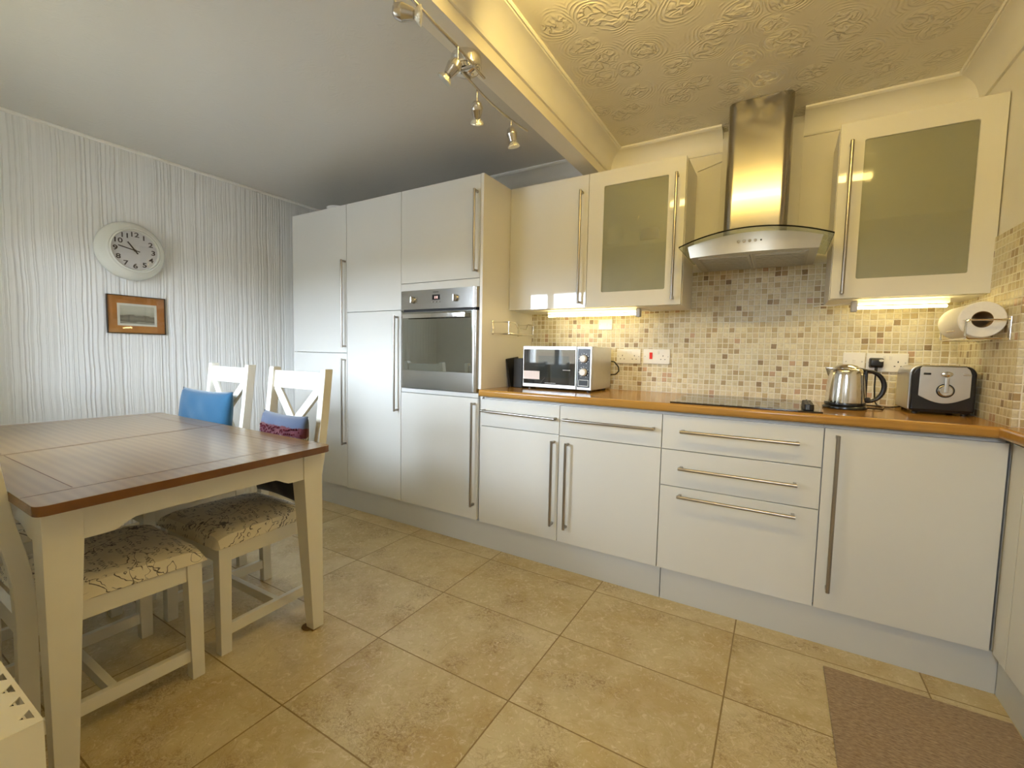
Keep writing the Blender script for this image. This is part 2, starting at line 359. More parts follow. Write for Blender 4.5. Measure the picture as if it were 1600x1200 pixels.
# ------------------------------------------------------------------ mesh helpers
class MB:
    def __init__(s): s.bm = bmesh.new(); s.mats = []; s.mi = 0
    def _after(s, geom_faces):
        for f in geom_faces: f.material_index = s.mi
    def box(s, x0, x1, y0, y1, z0, z1, bev=0., seg=2, mat=None):
        b = bmesh.new()
        vs = [b.verts.new((x, y, z)) for x in (x0, x1) for y in (y0, y1) for z in (z0, z1)]
        for q in ((0, 1, 3, 2), (4, 6, 7, 5), (0, 4, 5, 1), (2, 3, 7, 6), (0, 2, 6, 4), (1, 5, 7, 3)): b.faces.new([vs[i] for i in q])
        if bev: bmesh.ops.bevel(b, geom=b.edges[:], offset=bev, segments=seg, profile=.5, affect='EDGES')
        if mat is not None: b.transform(mat)
        s._join(b); return s
    def _join(s, b):
        for f in b.faces: f.material_index = s.mi
        me = bpy.data.meshes.new('t'); b.to_mesh(me); b.free(); s.bm.from_mesh(me); bpy.data.meshes.remove(me)
    def hexa(s, pts, bev=0., seg=2):   # 8 points: bottom 4 (ccw), top 4
        b = bmesh.new(); vs = [b.verts.new(p) for p in pts]
        for q in ((3, 2, 1, 0), (4, 5, 6, 7), (0, 1, 5, 4), (1, 2, 6, 5), (2, 3, 7, 6), (3, 0, 4, 7)): b.faces.new([vs[i] for i in q])
        bmesh.ops.recalc_face_normals(b, faces=b.faces[:])
        if bev: bmesh.ops.bevel(b, geom=b.edges[:], offset=bev, segments=seg, profile=.5, affect='EDGES')
        s._join(b); return s
    def prism(s, pts, d, bev=0., seg=2, only=None):    # planar ring of 3D points extruded along d
        b = bmesh.new(); n = len(pts); d = Vector(d)
        a = [b.verts.new(p) for p in pts]; c = [b.verts.new(Vector(p) + d) for p in pts]
        b.faces.new(a); b.faces.new(list(reversed(c)))
        for i in range(n): j = (i + 1) % n; b.faces.new((a[j], a[i], c[i], c[j]))
        bmesh.ops.recalc_face_normals(b, faces=b.faces[:])
        if bev:
            ed = [e for e in b.edges if only is None or only(e)]
            bmesh.ops.bevel(b, geom=ed, offset=bev, segments=seg, profile=.5, affect='EDGES')
        s._join(b); return s
    def lathe(s, prof, origin=(0, 0, 0), axis=(0, 0, 1), n=32, arc=None, sx=1., sy=1.):
        b = bmesh.new(); q = Vector((0, 0, 1)).rotation_difference(Vector(axis).normalized()).to_matrix().to_4x4()
        rings = []
        for (r, h) in prof:
            if r < 1e-6: rings.append([b.verts.new((0, 0, h))])
            else: rings.append([b.verts.new((r * sx * math.cos(2 * PI * k / n), r * sy * math.sin(2 * PI * k / n), h)) for k in range(n)])
        for A, B in zip(rings, rings[1:]):
            for k in range(n):
                l = (k + 1) % n
                if len(A) == 1 and len(B) == 1: continue
                if len(A) == 1: b.faces.new((A[0], B[k], B[l]))
                elif len(B) == 1: b.faces.new((A[k], A[l], B[0]))
                else: b.faces.new((A[k], A[l], B[l], B[k]))
        if len(rings[0]) > 1 and prof[0] != prof[-1]: b.faces.new(list(reversed(rings[0])))
        if len(rings[-1]) > 1 and prof[0] != prof[-1]: b.faces.new(rings[-1])
        bmesh.ops.recalc_face_normals(b, faces=b.faces[:])
        b.transform(Matrix.Translation(Vector(origin)) @ q); s._join(b); return s
    def cyl(s, p0, p1, r, n=20, r1=None, bev=0.):
        p0, p1 = Vector(p0), Vector(p1); L = (p1 - p0).length; r1 = r if r1 is None else r1
        pr = [(0, 0), (r, 0), (r1, L), (0, L)] if not bev else [(0, 0), (r - bev, 0), (r, bev), (r1, L - bev), (r1 - bev, L), (0, L)]
        return s.lathe(pr, p0, p1 - p0, n)
    def tube(s, pts, r, n=10, closed=False):
        b = bmesh.new(); P = [Vector(p) for p in pts]; N = len(P); rings = []; up = None
        for i, p in enumerate(P):
            if closed: t = (P[(i + 1) % N] - P[i - 1]).normalized()
            else: t = (P[min(i + 1, N - 1)] - P[max(i - 1, 0)]).normalized()
            if up is None: up = t.orthogonal().normalized()
            up = (up - t * up.dot(t)).normalized(); w = t.cross(up)
            rings.append([b.verts.new(p + (up * math.cos(2 * PI * k / n) + w * math.sin(2 * PI * k / n)) * r) for k in range(n)])
        for i in range(N if closed else N - 1):
            A, B = rings[i], rings[(i + 1) % N]
            for k in range(n): b.faces.new((A[k], A[(k + 1) % n], B[(k + 1) % n], B[k]))
        if not closed: b.faces.new(list(reversed(rings[0]))); b.faces.new(rings[-1])
        bmesh.ops.recalc_face_normals(b, faces=b.faces[:]); s._join(b); return s
    def grid(s, f, nu, nv):       # f(u, v) -> point
        b = bmesh.new(); g = [[b.verts.new(f(i / nu, j / nv)) for j in range(nv + 1)] for i in range(nu + 1)]
        for i in range(nu):
            for j in range(nv): b.faces.new((g[i][j], g[i + 1][j], g[i + 1][j + 1], g[i][j + 1]))
        s._join(b); return s
    def ring(s, x0, x1, z0, z1, ix0, ix1, iz0, iz1, y0, y1, rad=0., bev=0.):   # flat frame in XZ between y0 and y1 (y0 = front)
        b = bmesh.new()
        def rr(a0, a1, c0, c1, r):
            k = 5; out = []
            for (cx, cz, st) in ((a1 - r, c1 - r, 0), (a0 + r, c1 - r, 90), (a0 + r, c0 + r, 180), (a1 - r, c0 + r, 270)):
                for i in range(k + 1):
                    th = R(st + 90 * i / k); out.append((cx + r * math.cos(th), cz + r * math.sin(th)))
            return out
        o = rr(x0, x1, z0, z1, 1e-4); n = rr(ix0, ix1, iz0, iz1, max(rad, 1e-4)); L = len(o)
        V = [[b.verts.new((p[0], y, p[1])) for p in ring] for (ring, y) in ((o, y0), (n, y0), (n, y1), (o, y1))]
        for a in range(4):
            A, B = V[a], V[(a + 1) % 4]
            for i in range(L): b.faces.new((A[i], A[(i + 1) % L], B[(i + 1) % L], B[i]))
        bmesh.ops.remove_doubles(b, verts=b.verts[:], dist=.0003)
        bmesh.ops.recalc_face_normals(b, faces=b.faces[:]); s._join(b); return s

def worldloc(o):
    v = Vector((0, 0, 0))
    while o is not None: v += o.location; o = o.parent
    return v
def part(name, mb, mat, parent=None, smooth=True, label=None, stuff=False):
    mats = mat if isinstance(mat, (list, tuple)) else [mat]
    me = bpy.data.meshes.new(name)
    if parent is not None:
        mb.bm.transform(Matrix.Translation(-worldloc(parent)))
    bmesh.ops.recalc_face_normals(mb.bm, faces=mb.bm.faces[:]) if False else None
    mb.bm.to_mesh(me); mb.bm.free()
    for m in mats: me.materials.append(M[m])
    if smooth:
        me.polygons.foreach_set('use_smooth', [True] * len(me.polygons))
        me.set_sharp_from_angle(angle=R(38))
    o = bpy.data.objects.new(name, me); COL.objects.link(o)
    if smooth: wn = o.modifiers.new('normals', 'WEIGHTED_NORMAL'); wn.keep_sharp = True; wn.weight = 80
    if parent is not None: o.parent = parent
    if label: o['label'] = label
    if stuff: o['kind'] = 'stuff'
    return o
def thing(name, label, cat, loc, group=None):
    o = bpy.data.objects.new(name, None); o.empty_display_size = .05; COL.objects.link(o); o.location = loc
    o['label'] = label; o['category'] = cat
    if group: o['group'] = group
    return o
def tag(o, label, cat, group=None):
    o['label'] = label; o['category'] = cat
    if group: o['group'] = group
    return o
def struct(name, mb, mat, label=None, smooth=False):
    o = part(name, mb, mat, None, smooth); o['kind'] = 'structure'
    if label: o['label'] = label
    return o
def copy_tree(o, parent=None):
    c = o.copy(); COL.objects.link(c)
    if parent is not None: c.parent = parent
    for ch in list(o.children): copy_tree(ch, c)
    return c
def text_into(mb, s, size, mat4, depth=.0006):
    cu = bpy.data.curves.new('t', 'FONT'); cu.body = s; cu.size = size; cu.extrude = depth; cu.offset = size * .022; cu.align_x = 'CENTER'; cu.align_y = 'CENTER'
    o = bpy.data.objects.new('t', cu); COL.objects.link(o)
    bpy.context.view_layer.update()
    me = bpy.data.meshes.new_from_object(o.evaluated_get(bpy.context.evaluated_depsgraph_get()))
    me.transform(mat4); mb.bm.from_mesh(me)
    bpy.data.objects.remove(o); bpy.data.meshes.remove(me)
def plate_holes(outer, holes, thick):     # outer/holes are XY outlines; returns a mesh builder (fills the holes properly)
    cu = bpy.data.curves.new('t', 'CURVE'); cu.dimensions = '2D'; cu.fill_mode = 'BOTH'; cu.extrude = thick / 2
    for ring in [outer] + holes:
        sp = cu.splines.new('POLY'); sp.points.add(len(ring) - 1); sp.use_cyclic_u = True
        for q, p in zip(sp.points, ring): q.co = (p[0], p[1], 0, 1)
    o = bpy.data.objects.new('t', cu); COL.objects.link(o); bpy.context.view_layer.update()
    me = bpy.data.meshes.new_from_object(o.evaluated_get(bpy.context.evaluated_depsgraph_get()))
    mb = MB(); mb.bm.from_mesh(me); bpy.data.objects.remove(o); bpy.data.meshes.remove(me); return mb

# ------------------------------------------------------------------ room shell
CZ = 2.312          # ceiling height
XR, YF, XJ, YB = 4.45, -2.62, 2.43, -3.95
WX = -.28          # ribbed wall
SX = 3.845          # face of the short return wall
b = MB(); b.box(WX - .12, XR + .12, YB - .12, .12, -.06, 0.); struct('floor', b, 'travertine', 'cream travertine floor tiles with brown grout')
b = MB(); b.box(WX - .12, 2.187, YB - .12, .12, CZ, CZ + .06); struct('ceiling', b, 'painted_ceiling', 'grey-white faintly swirled ceiling over the dining side')
b = MB(); b.box(2.187, XR + .12, YB - .12, .12, CZ, CZ + .06); struct('ceiling', b, 'embossed_ceiling', 'cream ceiling embossed with swirls and flowers over the kitchen side')
b = MB(); b.box(WX, 0., -.34, 0., 0., 2.1040); struct('wall_pier', b, 'wall_paint', 'boxed pier between the ribbed wall and the tall cupboards')
b = MB(); b.box(WX - .12, WX, YB - .12, .12, 0., CZ); struct('wall_left', b, 'ribbed_wallpaper', 'white wall papered with wavy vertical ribs')
b = MB(); b.box(WX, XR + .12, 0., .12, 0., CZ); struct('wall_back', b, 'wall_paint', 'cream painted wall behind the cabinets')
b = MB(); b.box(SX, XR + .12, -.58, 0., 0., CZ); struct('wall_return', b, 'wall_paint', 'short cream return wall right of the cabinets')
def wall_with_hole(name, lo, hi, hole, fixed, axis, label):
    b = MB(); a0, a1 = lo, hi; h0, h1, z0, z1 = hole; f0, f1 = fixed
    for (p, q, r, s_) in ((a0, h0, 0., CZ), (h1, a1, 0., CZ), (h0, h1, 0., z0), (h0, h1, z1, CZ)):
        if q - p < 1e-4 or s_ - r < 1e-4: continue
        if axis == 'x': b.box(p, q, f0, f1, r, s_)
        else: b.box(f0, f1, p, q, r, s_)
    struct(name, b, 'wall_paint', label)
wall_with_hole('wall_front', WX, XJ, (.45, 1.35, .95, 1.86), (YF - .12, YF), 'x', 'cream wall with the dining window')
wall_with_hole('wall_rear', XJ, XR + .12, (2.75, 3.60, 0., 2.05), (YB - .12, YB), 'x', 'cream wall with the rear door')
b = MB(); b.box(XR, XR + .12, YB, -.58, 0., CZ); struct('wall_right', b, 'wall_paint', 'cream wall beyond the right-hand run')
b = MB(); b.box(XJ - .12, XJ, YB, YF - .12, 0., CZ); struct('wall_side', b, 'wall_paint')

def window(name, x0, x1, z0, z1, y, splits, rotz=0., loc=(0, 0, 0), transoms=()):
    b = MB(); w = .05
    b.ring(x0, x1, z0, z1, x0 + w, x1 - w, z0 + w, z1 - w, y - .035, y + .035)
    for s_ in splits: b.box(s_ - .03, s_ + .03, y - .03, y + .03, z0 + w, z1 - w)
    for t_ in transoms: b.box(x0 + w, x1 - w, y - .03, y + .03, t_ - .025, t_ + .025)
    o = struct(name, b, 'upvc', 'white framed window')
    g = MB(); g.box(x0 + w, x1 - w, y - .004, y + .004, z0 + w, z1 - w); gp = part('window_pane', g, 'window_glass', o, False)
    o.rotation_euler.z = rotz; o.location = loc
    return o
window('window_1', .45, 1.35, .95, 1.86, -2.68, (.86,))
b = MB(); b.ring(2.75, 3.60, .0, 2.05, 3.00, 3.35, 1.40, 1.88, -4.03, -3.99); o = struct('door_1', b, 'upvc', 'white rear door with a glazed upper half')
b = MB(); b.box(3.00, 3.35, -4.012, -4.006, 1.40, 1.88); part('door_pane', b, 'window_glass', o, False)
b = MB(); b.box(-6, 10, -14, YB - .2, -.12, -.08); struct('ground', b, 'ground', 'garden ground outside')

# beam and its lower bead
b = MB(); b.box(2.140, 2.235, YB, 0., 2.16, CZ); struct('trim_1', b, 'beam_paint', 'boxed ceiling beam between the dining and kitchen sides')
def coving(name, a, c, wall, sgn, axis, bead=True, label=None, mat='trim_paint', ends=True):
    """concave cove: profile in (u away from the wall, z), run from a to c along axis"""
    H, D = .100, (.085 if bead else .045)
    prof = [(0, CZ - H - .004), (.010, CZ - H - .004), (.013, CZ - H + .004), (.013, CZ - H + .008)]
    n = 8
    for k in range(n + 1):
        th = PI / 2 * k / n
        u = .013 + (D - .013) * (1 - math.cos(th)); z = (CZ - H + .008) + (H - .022) * math.sin(th)
        prof.append((u, z))
    if bead: prof += [(D + .002, CZ - .014), (D + .006, CZ - .009), (D + .010, CZ - .012), (D + .014, CZ - .008), (D + .014, CZ)]
    else: prof += [(D, CZ)]
    prof += [(0, CZ)]
    b = MB()
    if axis == 'x': b.prism([(a, wall + sgn * u, z) for u, z in prof], (c - a, 0, 0))
    else: b.prism([(wall + sgn * u, a, z) for u, z in prof], (0, c - a, 0))
    struct(name, b, mat, label, smooth=True)
coving('trim_2', 2.235, 2.858, 0., -1, 'x', label='cream coving on the back wall left of the hood')
coving('trim_3', 3.218, SX, 0., -1, 'x', label='cream coving on the back wall right of the hood')
coving('trim_4', YB, 0., 2.235, 1, 'y', label='cream coving along the kitchen side of the beam')
coving('trim_5', -.58, 0., SX, -1, 'y', label='cream coving on the return wall')
coving('trim_6', WX, 2.14, 0., -1, 'x', label='coving on the back wall above the tall cabinets')
b = MB(); b.prism([(WX, YF, CZ), (WX + .012, YF, CZ), (WX + .013, YF, CZ - .006), (WX + .009, YF, CZ - .014), (WX, YF, CZ - .016)], (0, -YF, 0)); struct('trim_7', b, 'trim_paint', 'thin bead along the top of the ribbed wall', smooth=True)
b = MB(); b.prism([(2.737, 0, 2.128), (2.880, 0, 2.166), (2.880, 0, 2.178), (2.737, 0, 2.140)], (0, -.012, 0)); struct('trim_8', b, 'trim_paint', 'thin slanting strip on the wall beside the hood')  # thin raised strip sloping up towards the hood
b = MB(); b.box(2.858, 3.218, -.02, 0., 1.60, 2.272, .002); struct('trim_9', b, 'wall_paint', 'flat cream panel behind the hood chimney')

# mosaic tiling: three slabs
def tile_slab(name, args, label):
    b = MB(); b.box(*args); o = struct(name, b, 'mosaic', label)
tile_slab('trim_10', (1.736, SX, -.009, 0., .9147, 1.585), 'beige mosaic tiling above the worktop')
tile_slab('trim_11', (SX - .009, SX, -.58, -.009, .9147, 1.585), 'beige mosaic tiling on the return wall')
tile_slab('trim_12', (SX - .009, XR, -.589, -.58, .9147, 1.585), 'beige mosaic tiling round the outer corner')

# ------------------------------------------------------------------ cabinets
DY0, DY1 = -.600, -.582      # door thickness
G = .0017
def bar_handle(parent, p0, p1, y0=-.6, stand=.035, r=.0068, label=None):
    """brushed bar with an end post at each end; p0/p1 are (x, z)"""
    b = MB(); yy = y0 - stand
    b.cyl((p0[0], yy, p0[1]), (p1[0], yy, p1[1]), r, 16, bev=.001)
    v = Vector((p1[0] - p0[0], 0, p1[1] - p0[1])).normalized() * .009
    for q, sg in ((p0, 1), (p1, -1)):
        c = Vector((q[0], 0, q[1])) + v * sg
        b.box(c.x - .006, c.x + .006, yy, y0, c.z - .006, c.z + .006, .0012)
    return part('handle', b, 'handle_steel', parent, label=label)
def door(parent, x0, x1, z0, z1, handle=None, y0=DY0, y1=DY1, name='door'):
    b = MB(); b.box(x0 + G, x1 - G, y0, y1, z0 + G, z1 - G, .0012)
    o = part(name, b, 'gloss_white', parent)
    if handle: bar_handle(o, *handle, y0=y0)
    return o
ZT = 2.1045
def tall(x0, x1, label, parts, holes=None):
    t = thing('tall_cabinet', label, 'cabinet', ((x0 + x1) / 2, -.3, 0))
    b = MB()
    if holes is None: b.box(x0 + .0003, x1 - .0003, -.566, -.002, .15, ZT, .0008)
    else:
        (a, c) = holes
        b.box(x0 + .0003, x1 - .0003, -.566, -.002, .15, a); b.box(x0 + .0003, x1 - .0003, -.566, -.002, c, ZT)
        b.box(x0 + .0003, x0 + .018, -.566, -.002, a, c); b.box(x1 - .018, x1 - .0003, -.566, -.002, a, c); b.box(x0 + .018, x1 - .018, -.03, -.002, a, c)
    part('carcass', b, 'carcass_white', t, False)
    for p_ in parts: door(t, *p_)
    return t
X1, X2, X3 = .6056, 1.1157, 1.7158
tall(.002, X1, 'leftmost tall white cupboard with two stacked doors, beside the ribbed wall',
     [(.002, X1, .15, 1.0995, ((.589, .458), (.589, 1.062))), (.002, X1, 1.0995, ZT, ((.594, 1.137), (.594, 1.732)))])
tall(X1, X2, 'tall white cupboard between the leftmost cupboard and the oven housing',
     [(X1, X2, .15, 1.3772, ((1.089, .737), (1.089, 1.342))), (X1, X2, 1.3772, ZT)])
t = tall(X2, X3, 'tall white cabinet housing the built-in steel oven',
         [(X2, X3, .15, .862, ((1.694, .236), (1.694, .839))), (X2, X3, 1.5384, ZT, ((1.695, 1.569), (1.695, 2.017)))], holes=(.880, 1.4925))
for q in ((-.600, 1.4925, 1.5365), (-.597, .8635, .889)):
    b = MB(); b.box(X2 + G, X3 - G, q[0], -.582, q[1], q[2], .001); part('filler_strip', b, 'gloss_white', t)
b = MB(); b.box(X3, 1.7345, -.600, -.002, .9147, ZT, .001); b.box(X3, 1.7345, -.580, -.002, .148, .8760, .001); part('end_panel', b, 'carcass_white', t, False)

# oven ---------------------------------------------------------------
def oven():
    x0, x1, z0, z1 = X2 + .003, X3 - .003, .892, 1.490
    t = thing('built_in_oven', 'built-in stainless steel oven with mirrored glass door in the tall cabinet', 'oven', ((x0 + x1) / 2, -.6, z0))
    b = MB(); b.box(x0 + .022, x1 - .022, -.590, -.06, z0 + .004, z1 - .004); part('body', b, 'dark_gap', t, False)
    zc = 1.372
    def face(zz0, zz1, y=-.618, bow=.008):
        # panel whose left and right edges curve back
        n = 6; pts = []
        for k in range(n + 1): th = PI / 2 * k / n; pts.append((x1 - .030 + .030 * math.cos(PI / 2 - th) , y + .022 * (1 - math.cos(th)) ))
        pts = [(x1 - .030 + .030 * math.sin(PI / 2 * k / n), y + .022 * (1 - math.cos(PI / 2 * k / n))) for k in range(n + 1)]
        left = [(x0 + x1 - p[0], p[1]) for p in reversed(pts)]
        ring = [(p[0], p[1], zz0) for p in pts] + [(x1, -.592, zz0), (x0, -.592, zz0)] + [(p[0], p[1], zz0) for p in left]
        b = MB(); b.prism(ring, (0, 0, zz1 - zz0)); return b
    cp = part('control_panel', face(zc + .004, z1), 'oven_steel', t)
    for i, kx in enumerate((x0 + .118, x1 - .152)):
        b = MB(); kz = 1.432
        b.cyl((kx, -.618, kz), (kx, -.632, kz), .0205, 28, .019, bev=.002); b.box(kx - .005, kx + .005, -.648, -.630, kz - .019, kz + .019, .002)
        part('knob', b, 'polished_steel', cp)
    b = MB(); b.box(1.386, 1.444, -.6195, -.617, 1.428, 1.458, .0005); d = part('display', b, 'black_plastic', cp)
    b = MB()
    for (a, c) in ((1.405, 1.411), (1.416, 1.4175), (1.422, 1.428)): b.box(a, c, -.6205, -.619, 1.434, 1.449)
    part('digits', b, 'clock_display', d)
    b = MB()
    for k in range(3): b.cyl((1.389 + k * .026, -.618, 1.416), (1.389 + k * .026, -.6225, 1.416), .0038, 12)
    part('button', b, 'chrome', cp)
    b = MB()
    for k in range(7): b.box(1.391 + k * .0062, 1.3945 + k * .0062, -.6186, -.6178, 1.4715, 1.4755)
    part('maker_mark', b, 'black_matt', cp, False)
    # door: dark mirror glass between curved steel sides, steel strip at the bottom
    d = part('oven_door', face(z0 + .002, zc - .012, y=-.617), 'oven_steel', t)
    b = MB(); b.box(x0 + .030, x1 - .030, -.6205, -.616, z0 + .112, zc - .014, .0015); part('door_glass', b, 'oven_glass', d)
    b = MB(); b.box(x0 + .02, x1 - .02, -.600, -.590, zc - .012, zc + .004); part('vent_gap', b, 'black_matt', t, False)
    b = MB(); zz = 1.333; hb = []
    for k in range(13):
        u = k / 12; x = x0 + .06 + (x1 - x0 - .12) * u
        hb.append((x, -.653 - .010 * math.sin(PI * u), zz))
    ring = [(p[0], p[1], zz - .013) for p in hb] + [(p[0], p[1] + .014, zz - .013) for p in reversed(hb)]
    b.prism(ring, (0, 0, .026), .002)
    for hx in (x0 + .075, x1 - .075): b.box(hx - .012, hx + .012, -.650, -.617, zz - .010, zz + .010, .002)
    part('door_handle', b, 'polished_steel', d)
oven()

# base units ------------------------------------------------------------
ZD, ZW = .148, .8622
XA, XB, XC, XE = 2.2257, 2.7347, 3.3373, 3.836
def base(x0, x1, label, name='base_cabinet'):
    t = thing(name, label, 'cabinet', ((x0 + x1) / 2, -.3, 0))
    b = MB(); b.box(x0 + .0003, x1 - .0003, -.566, -.012, .15, .875); part('carcass', b, 'carcass_white', t, False)
    return t
t = base(1.7350, XA, 'white base cupboard right of the oven housing, one drawer over a door')
door(t, 1.735, XA, .709, ZW, ((1.755, .798), (2.212, .792)), name='drawer')
door(t, 1.735, XA, ZD, .709, ((2.199, .234), (2.199, .680)))
t = base(XA, XB, 'white base cupboard left of the three-drawer unit, one drawer over a door')
door(t, XA, XB, .705, ZW, ((2.256, .793), (2.707, .793)), name='drawer')
door(t, XA, XB, ZD, .705, ((2.277, .232), (2.277, .677)))
t = base(XB, XC, 'white three-drawer base unit below the hob', 'drawer_unit')
door(t, XB, XC, .705, ZW, ((2.817, .794), (3.260, .794)), name='drawer')
door(t, XB, XC, .539, .705, ((2.816, .629), (3.261, .629)), name='drawer')
door(t, XB, XC, ZD, .539, ((2.816, .503), (3.261, .503)), name='drawer')
t = base(XC, XE, 'white corner base cupboard with one tall door, below the toaster')
door(t, XC, XE, ZD, ZW, ((3.379, .233), (3.379, .840)))
# right-hand run, fronts facing the room's left
t = thing('base_cabinet', 'white cabinet of the right-hand run, turning the corner at the photo edge', 'cabinet', (4.15, -1.3, 0))
b = MB(); b.box(3.860, 4.445, -2.4, -.606, .15, .875); part('carcass', b, 'carcass_white', t, False)
b = MB(); b.box(3.841, 3.859, -.700, -.6065, ZD, ZW, .0012); part('corner_post', b, 'gloss_white', t)
b = MB(); b.box(3.841, 3.859, -1.30, -.7035, ZD, ZW, .0012); part('door', b, 'gloss_white', t)
b = MB(); b.box(3.841, 3.859, -1.90, -1.3035, ZD, ZW, .0012); part('door', b, 'gloss_white', t)
# plinths
for (x0, x1, lab) in ((.002, 2.750, 'long pale plinth board under the tall cupboards and first base units'), (2.7535, 3.862, 'shorter pale plinth board under the drawer unit and corner cupboard')):
    b = MB(); b.box(x0, x1, -.5857, -.567, 0., .147, .0008); tag(part('plinth_board', b, 'plinth_white'), lab, 'plinth')
b = MB(); b.box(3.8625, 3.880, -2.4, -.587, 0., .147, .0008); tag(part('plinth_board', b, 'plinth_white'), 'pale plinth board of the right-hand run at the photo edge', 'plinth')

# worktop
b = MB()
pts = [(1.7350, -.0095), (1.7350, -.624), (3.800, -.624), (3.800, -2.4), (XR - .002, -2.4), (XR - .002, -.5895), (SX - .0095, -.5895), (SX - .0095, -.0095)]
def wt_edge(e):
    a, c = e.verts[0].co, e.verts[1].co
    if abs(a.z - c.z) > 1e-4: return False
    return (abs(a.y + .624) < 1e-4 and abs(c.y + .624) < 1e-4) or (abs(a.x - 3.8) < 1e-4 and abs(c.x - 3.8) < 1e-4)
b.prism([(x, y, .8765) for x, y in pts], (0, 0, .0382), .0125, 5, only=wt_edge)
tag(part('worktop', b, 'worktop_wood'), 'golden wood-effect worktop with rounded front edge along the base units', 'worktop')

# ------------------------------------------------------------------ wall cabinets
UY0, UY1, ZU = -.3155, -.2975, 1.381
def wall_cab(x0, x1, label, glassdoor=None, handle=None):
    t = thing('wall_cabinet', label, 'cabinet', ((x0 + x1) / 2, -.15, ZU))
    b = MB(); y0, y1 = UY1 + .014, -.010; w = .018
    if not glassdoor: b.box(x0 + .0003, x1 - .0003, y0, y1, ZU, ZT)
    else:
        b.box(x0 + .0003, x0 + w, y0, y1, ZU, ZT); b.box(x1 - w, x1 - .0003, y0, y1, ZU, ZT)
        b.box(x0 + w, x1 - w, y0, y1, ZU, ZU + w); b.box(x0 + w, x1 - w, y0, y1, ZT - w, ZT); b.box(x0 + w, x1 - w, y1 - .008, y1, ZU + w, ZT - w)
    part('carcass', b, 'carcass_white', t, False)
    if glassdoor:
        b = MB(); b.box(x0 + w, x1 - w, y0 + .03, y1 - .009, 1.712, 1.730); part('shelf', b, 'carcass_white', t, False)
        g0, g1, gz0, gz1 = glassdoor
        b = MB(); b.ring(x0 + G, x1 - G, ZU + G, ZT - G, g0, g1, gz0, gz1, UY0, UY1, rad=.008)
        d = part('door', b, 'gloss_white', t)
        b = MB(); b.box(g0 - .006, g1 + .006, UY0 + .006, UY0 + .010, gz0 - .006, gz1 + .006); part('frosted_pane', b, 'frosted_glass', d, False)
    else:
        b = MB(); b.box(x0 + G, x1 - G, UY0, UY1, ZU + G, ZT - G, .0012); d = part('door', b, 'gloss_white', t)
    bar_handle(d, *handle, y0=UY0)
    return t
wall_cab(1.7350, 2.2343, 'white wall cupboard with a solid door, beside the oven housing', None, ((2.1985, 1.404), (2.1985, 2.017)))
wall_cab(2.2343, 2.7370, 'white wall cupboard with a frosted glass door, left of the hood', (2.320, 2.655, 1.462, 2.025), ((2.698, 1.406), (2.698, 2.019)))
wall_cab(3.3449, 3.8420, 'white wall cupboard with a frosted glass door, right of the hood', (3.429, 3.769, 1.461, 2.025), ((3.384, 1.398), (3.384, 2.019)))
# crockery dimly seen through the frosted door
def mug(x, y, z, r, h, mat, label, cat='mug', name='mug'):
    t = thing(name, label, cat, (x, y, z)); b = MB()
    b.lathe([(0, 0), (r * .8, 0), (r, .008), (r, h), (r - .003, h), (r - .003, .01), (0, .006)], (x, y, z), n=24); part('body', b, mat, t)
    if name == 'mug':
        b = MB(); b.tube([(x + r - .002 + .025 * math.sin(PI * k / 8), y, z + h * (.2 + .6 * k / 8)) for k in range(9)], .004); part('handle', b, mat, t)
mug(2.362, -.235, 1.731, .042, .085, 'crockery', 'white mug at the left of the upper shelf behind frosted glass')
mug(2.545, -.215, 1.731, .050, .060, 'brown_glaze', 'brown bowl at the right of the upper shelf behind frosted glass', 'bowl', 'bowl')
mug(2.420, -.235, 1.400, .036, .120, 'crockery', 'tall white cup on the cabinet floor behind frosted glass', 'cup', 'cup')

# under-cabinet lights
def strip_light(x0, x1, y, label, side):
    t = thing('strip_light', label, 'light', ((x0 + x1) / 2, y, ZU))
    b = MB(); b.box(x0 - .01, x1 + .01, y - .001, y + .028, 1.362, 1.3805, .002); part('housing', b, 'white_plastic', t)
    b = MB(); b.cyl((x0, y - .006, 1.3495), (x1, y - .006, 1.3495), .0062, 16, bev=.002); part('tube', b, 'under_light', t)
    b = MB(); ex = x1 if side > 0 else x0
    b.box(min(ex, ex + side * .022), max(ex, ex + side * .022), y - .016, y + .026, 1.334, 1.3795, .003); part('end_cap', b, 'grey_button', t)
    b = MB(); xx = ex + side * .020
    b.tube([(xx, y + .005, 1.372), (xx + side * .03, y + .01, 1.374), (xx + side * .06, y + .03, 1.366), (xx + side * .11, y + .08, 1.372), (xx + side * .13, y + .14, 1.376)], .0028); part('cable', b, 'white_plastic', t)
strip_light(1.955, 2.488, -.205, 'lit strip light under the wall cupboards left of the hood', 1)
strip_light(3.455, 3.745, -.205, 'lit strip light under the wall cupboard right of the hood', -1)

# kitchen ceiling batten (above the frame; its reflections are in view)
t = thing('ceiling_light', 'long fluorescent batten on the kitchen ceiling', 'light', (3.0, -1.47, CZ))
b = MB(); b.box(2.40, 3.62, -1.50, -1.44, 2.272, CZ - .001, .004); part('housing', b, 'white_plastic', t)
b = MB(); b.cyl((2.42, -1.47, 2.245), (3.60, -1.47, 2.245), .019, 20, bev=.004); part('tube', b, 'tube_light', t)
for ex in (2.405, 3.600): b = MB(); b.box(ex, ex + .015, -1.49, -1.45, 2.222, 2.275, .003); part('tube_holder', b, 'white_plastic', t)

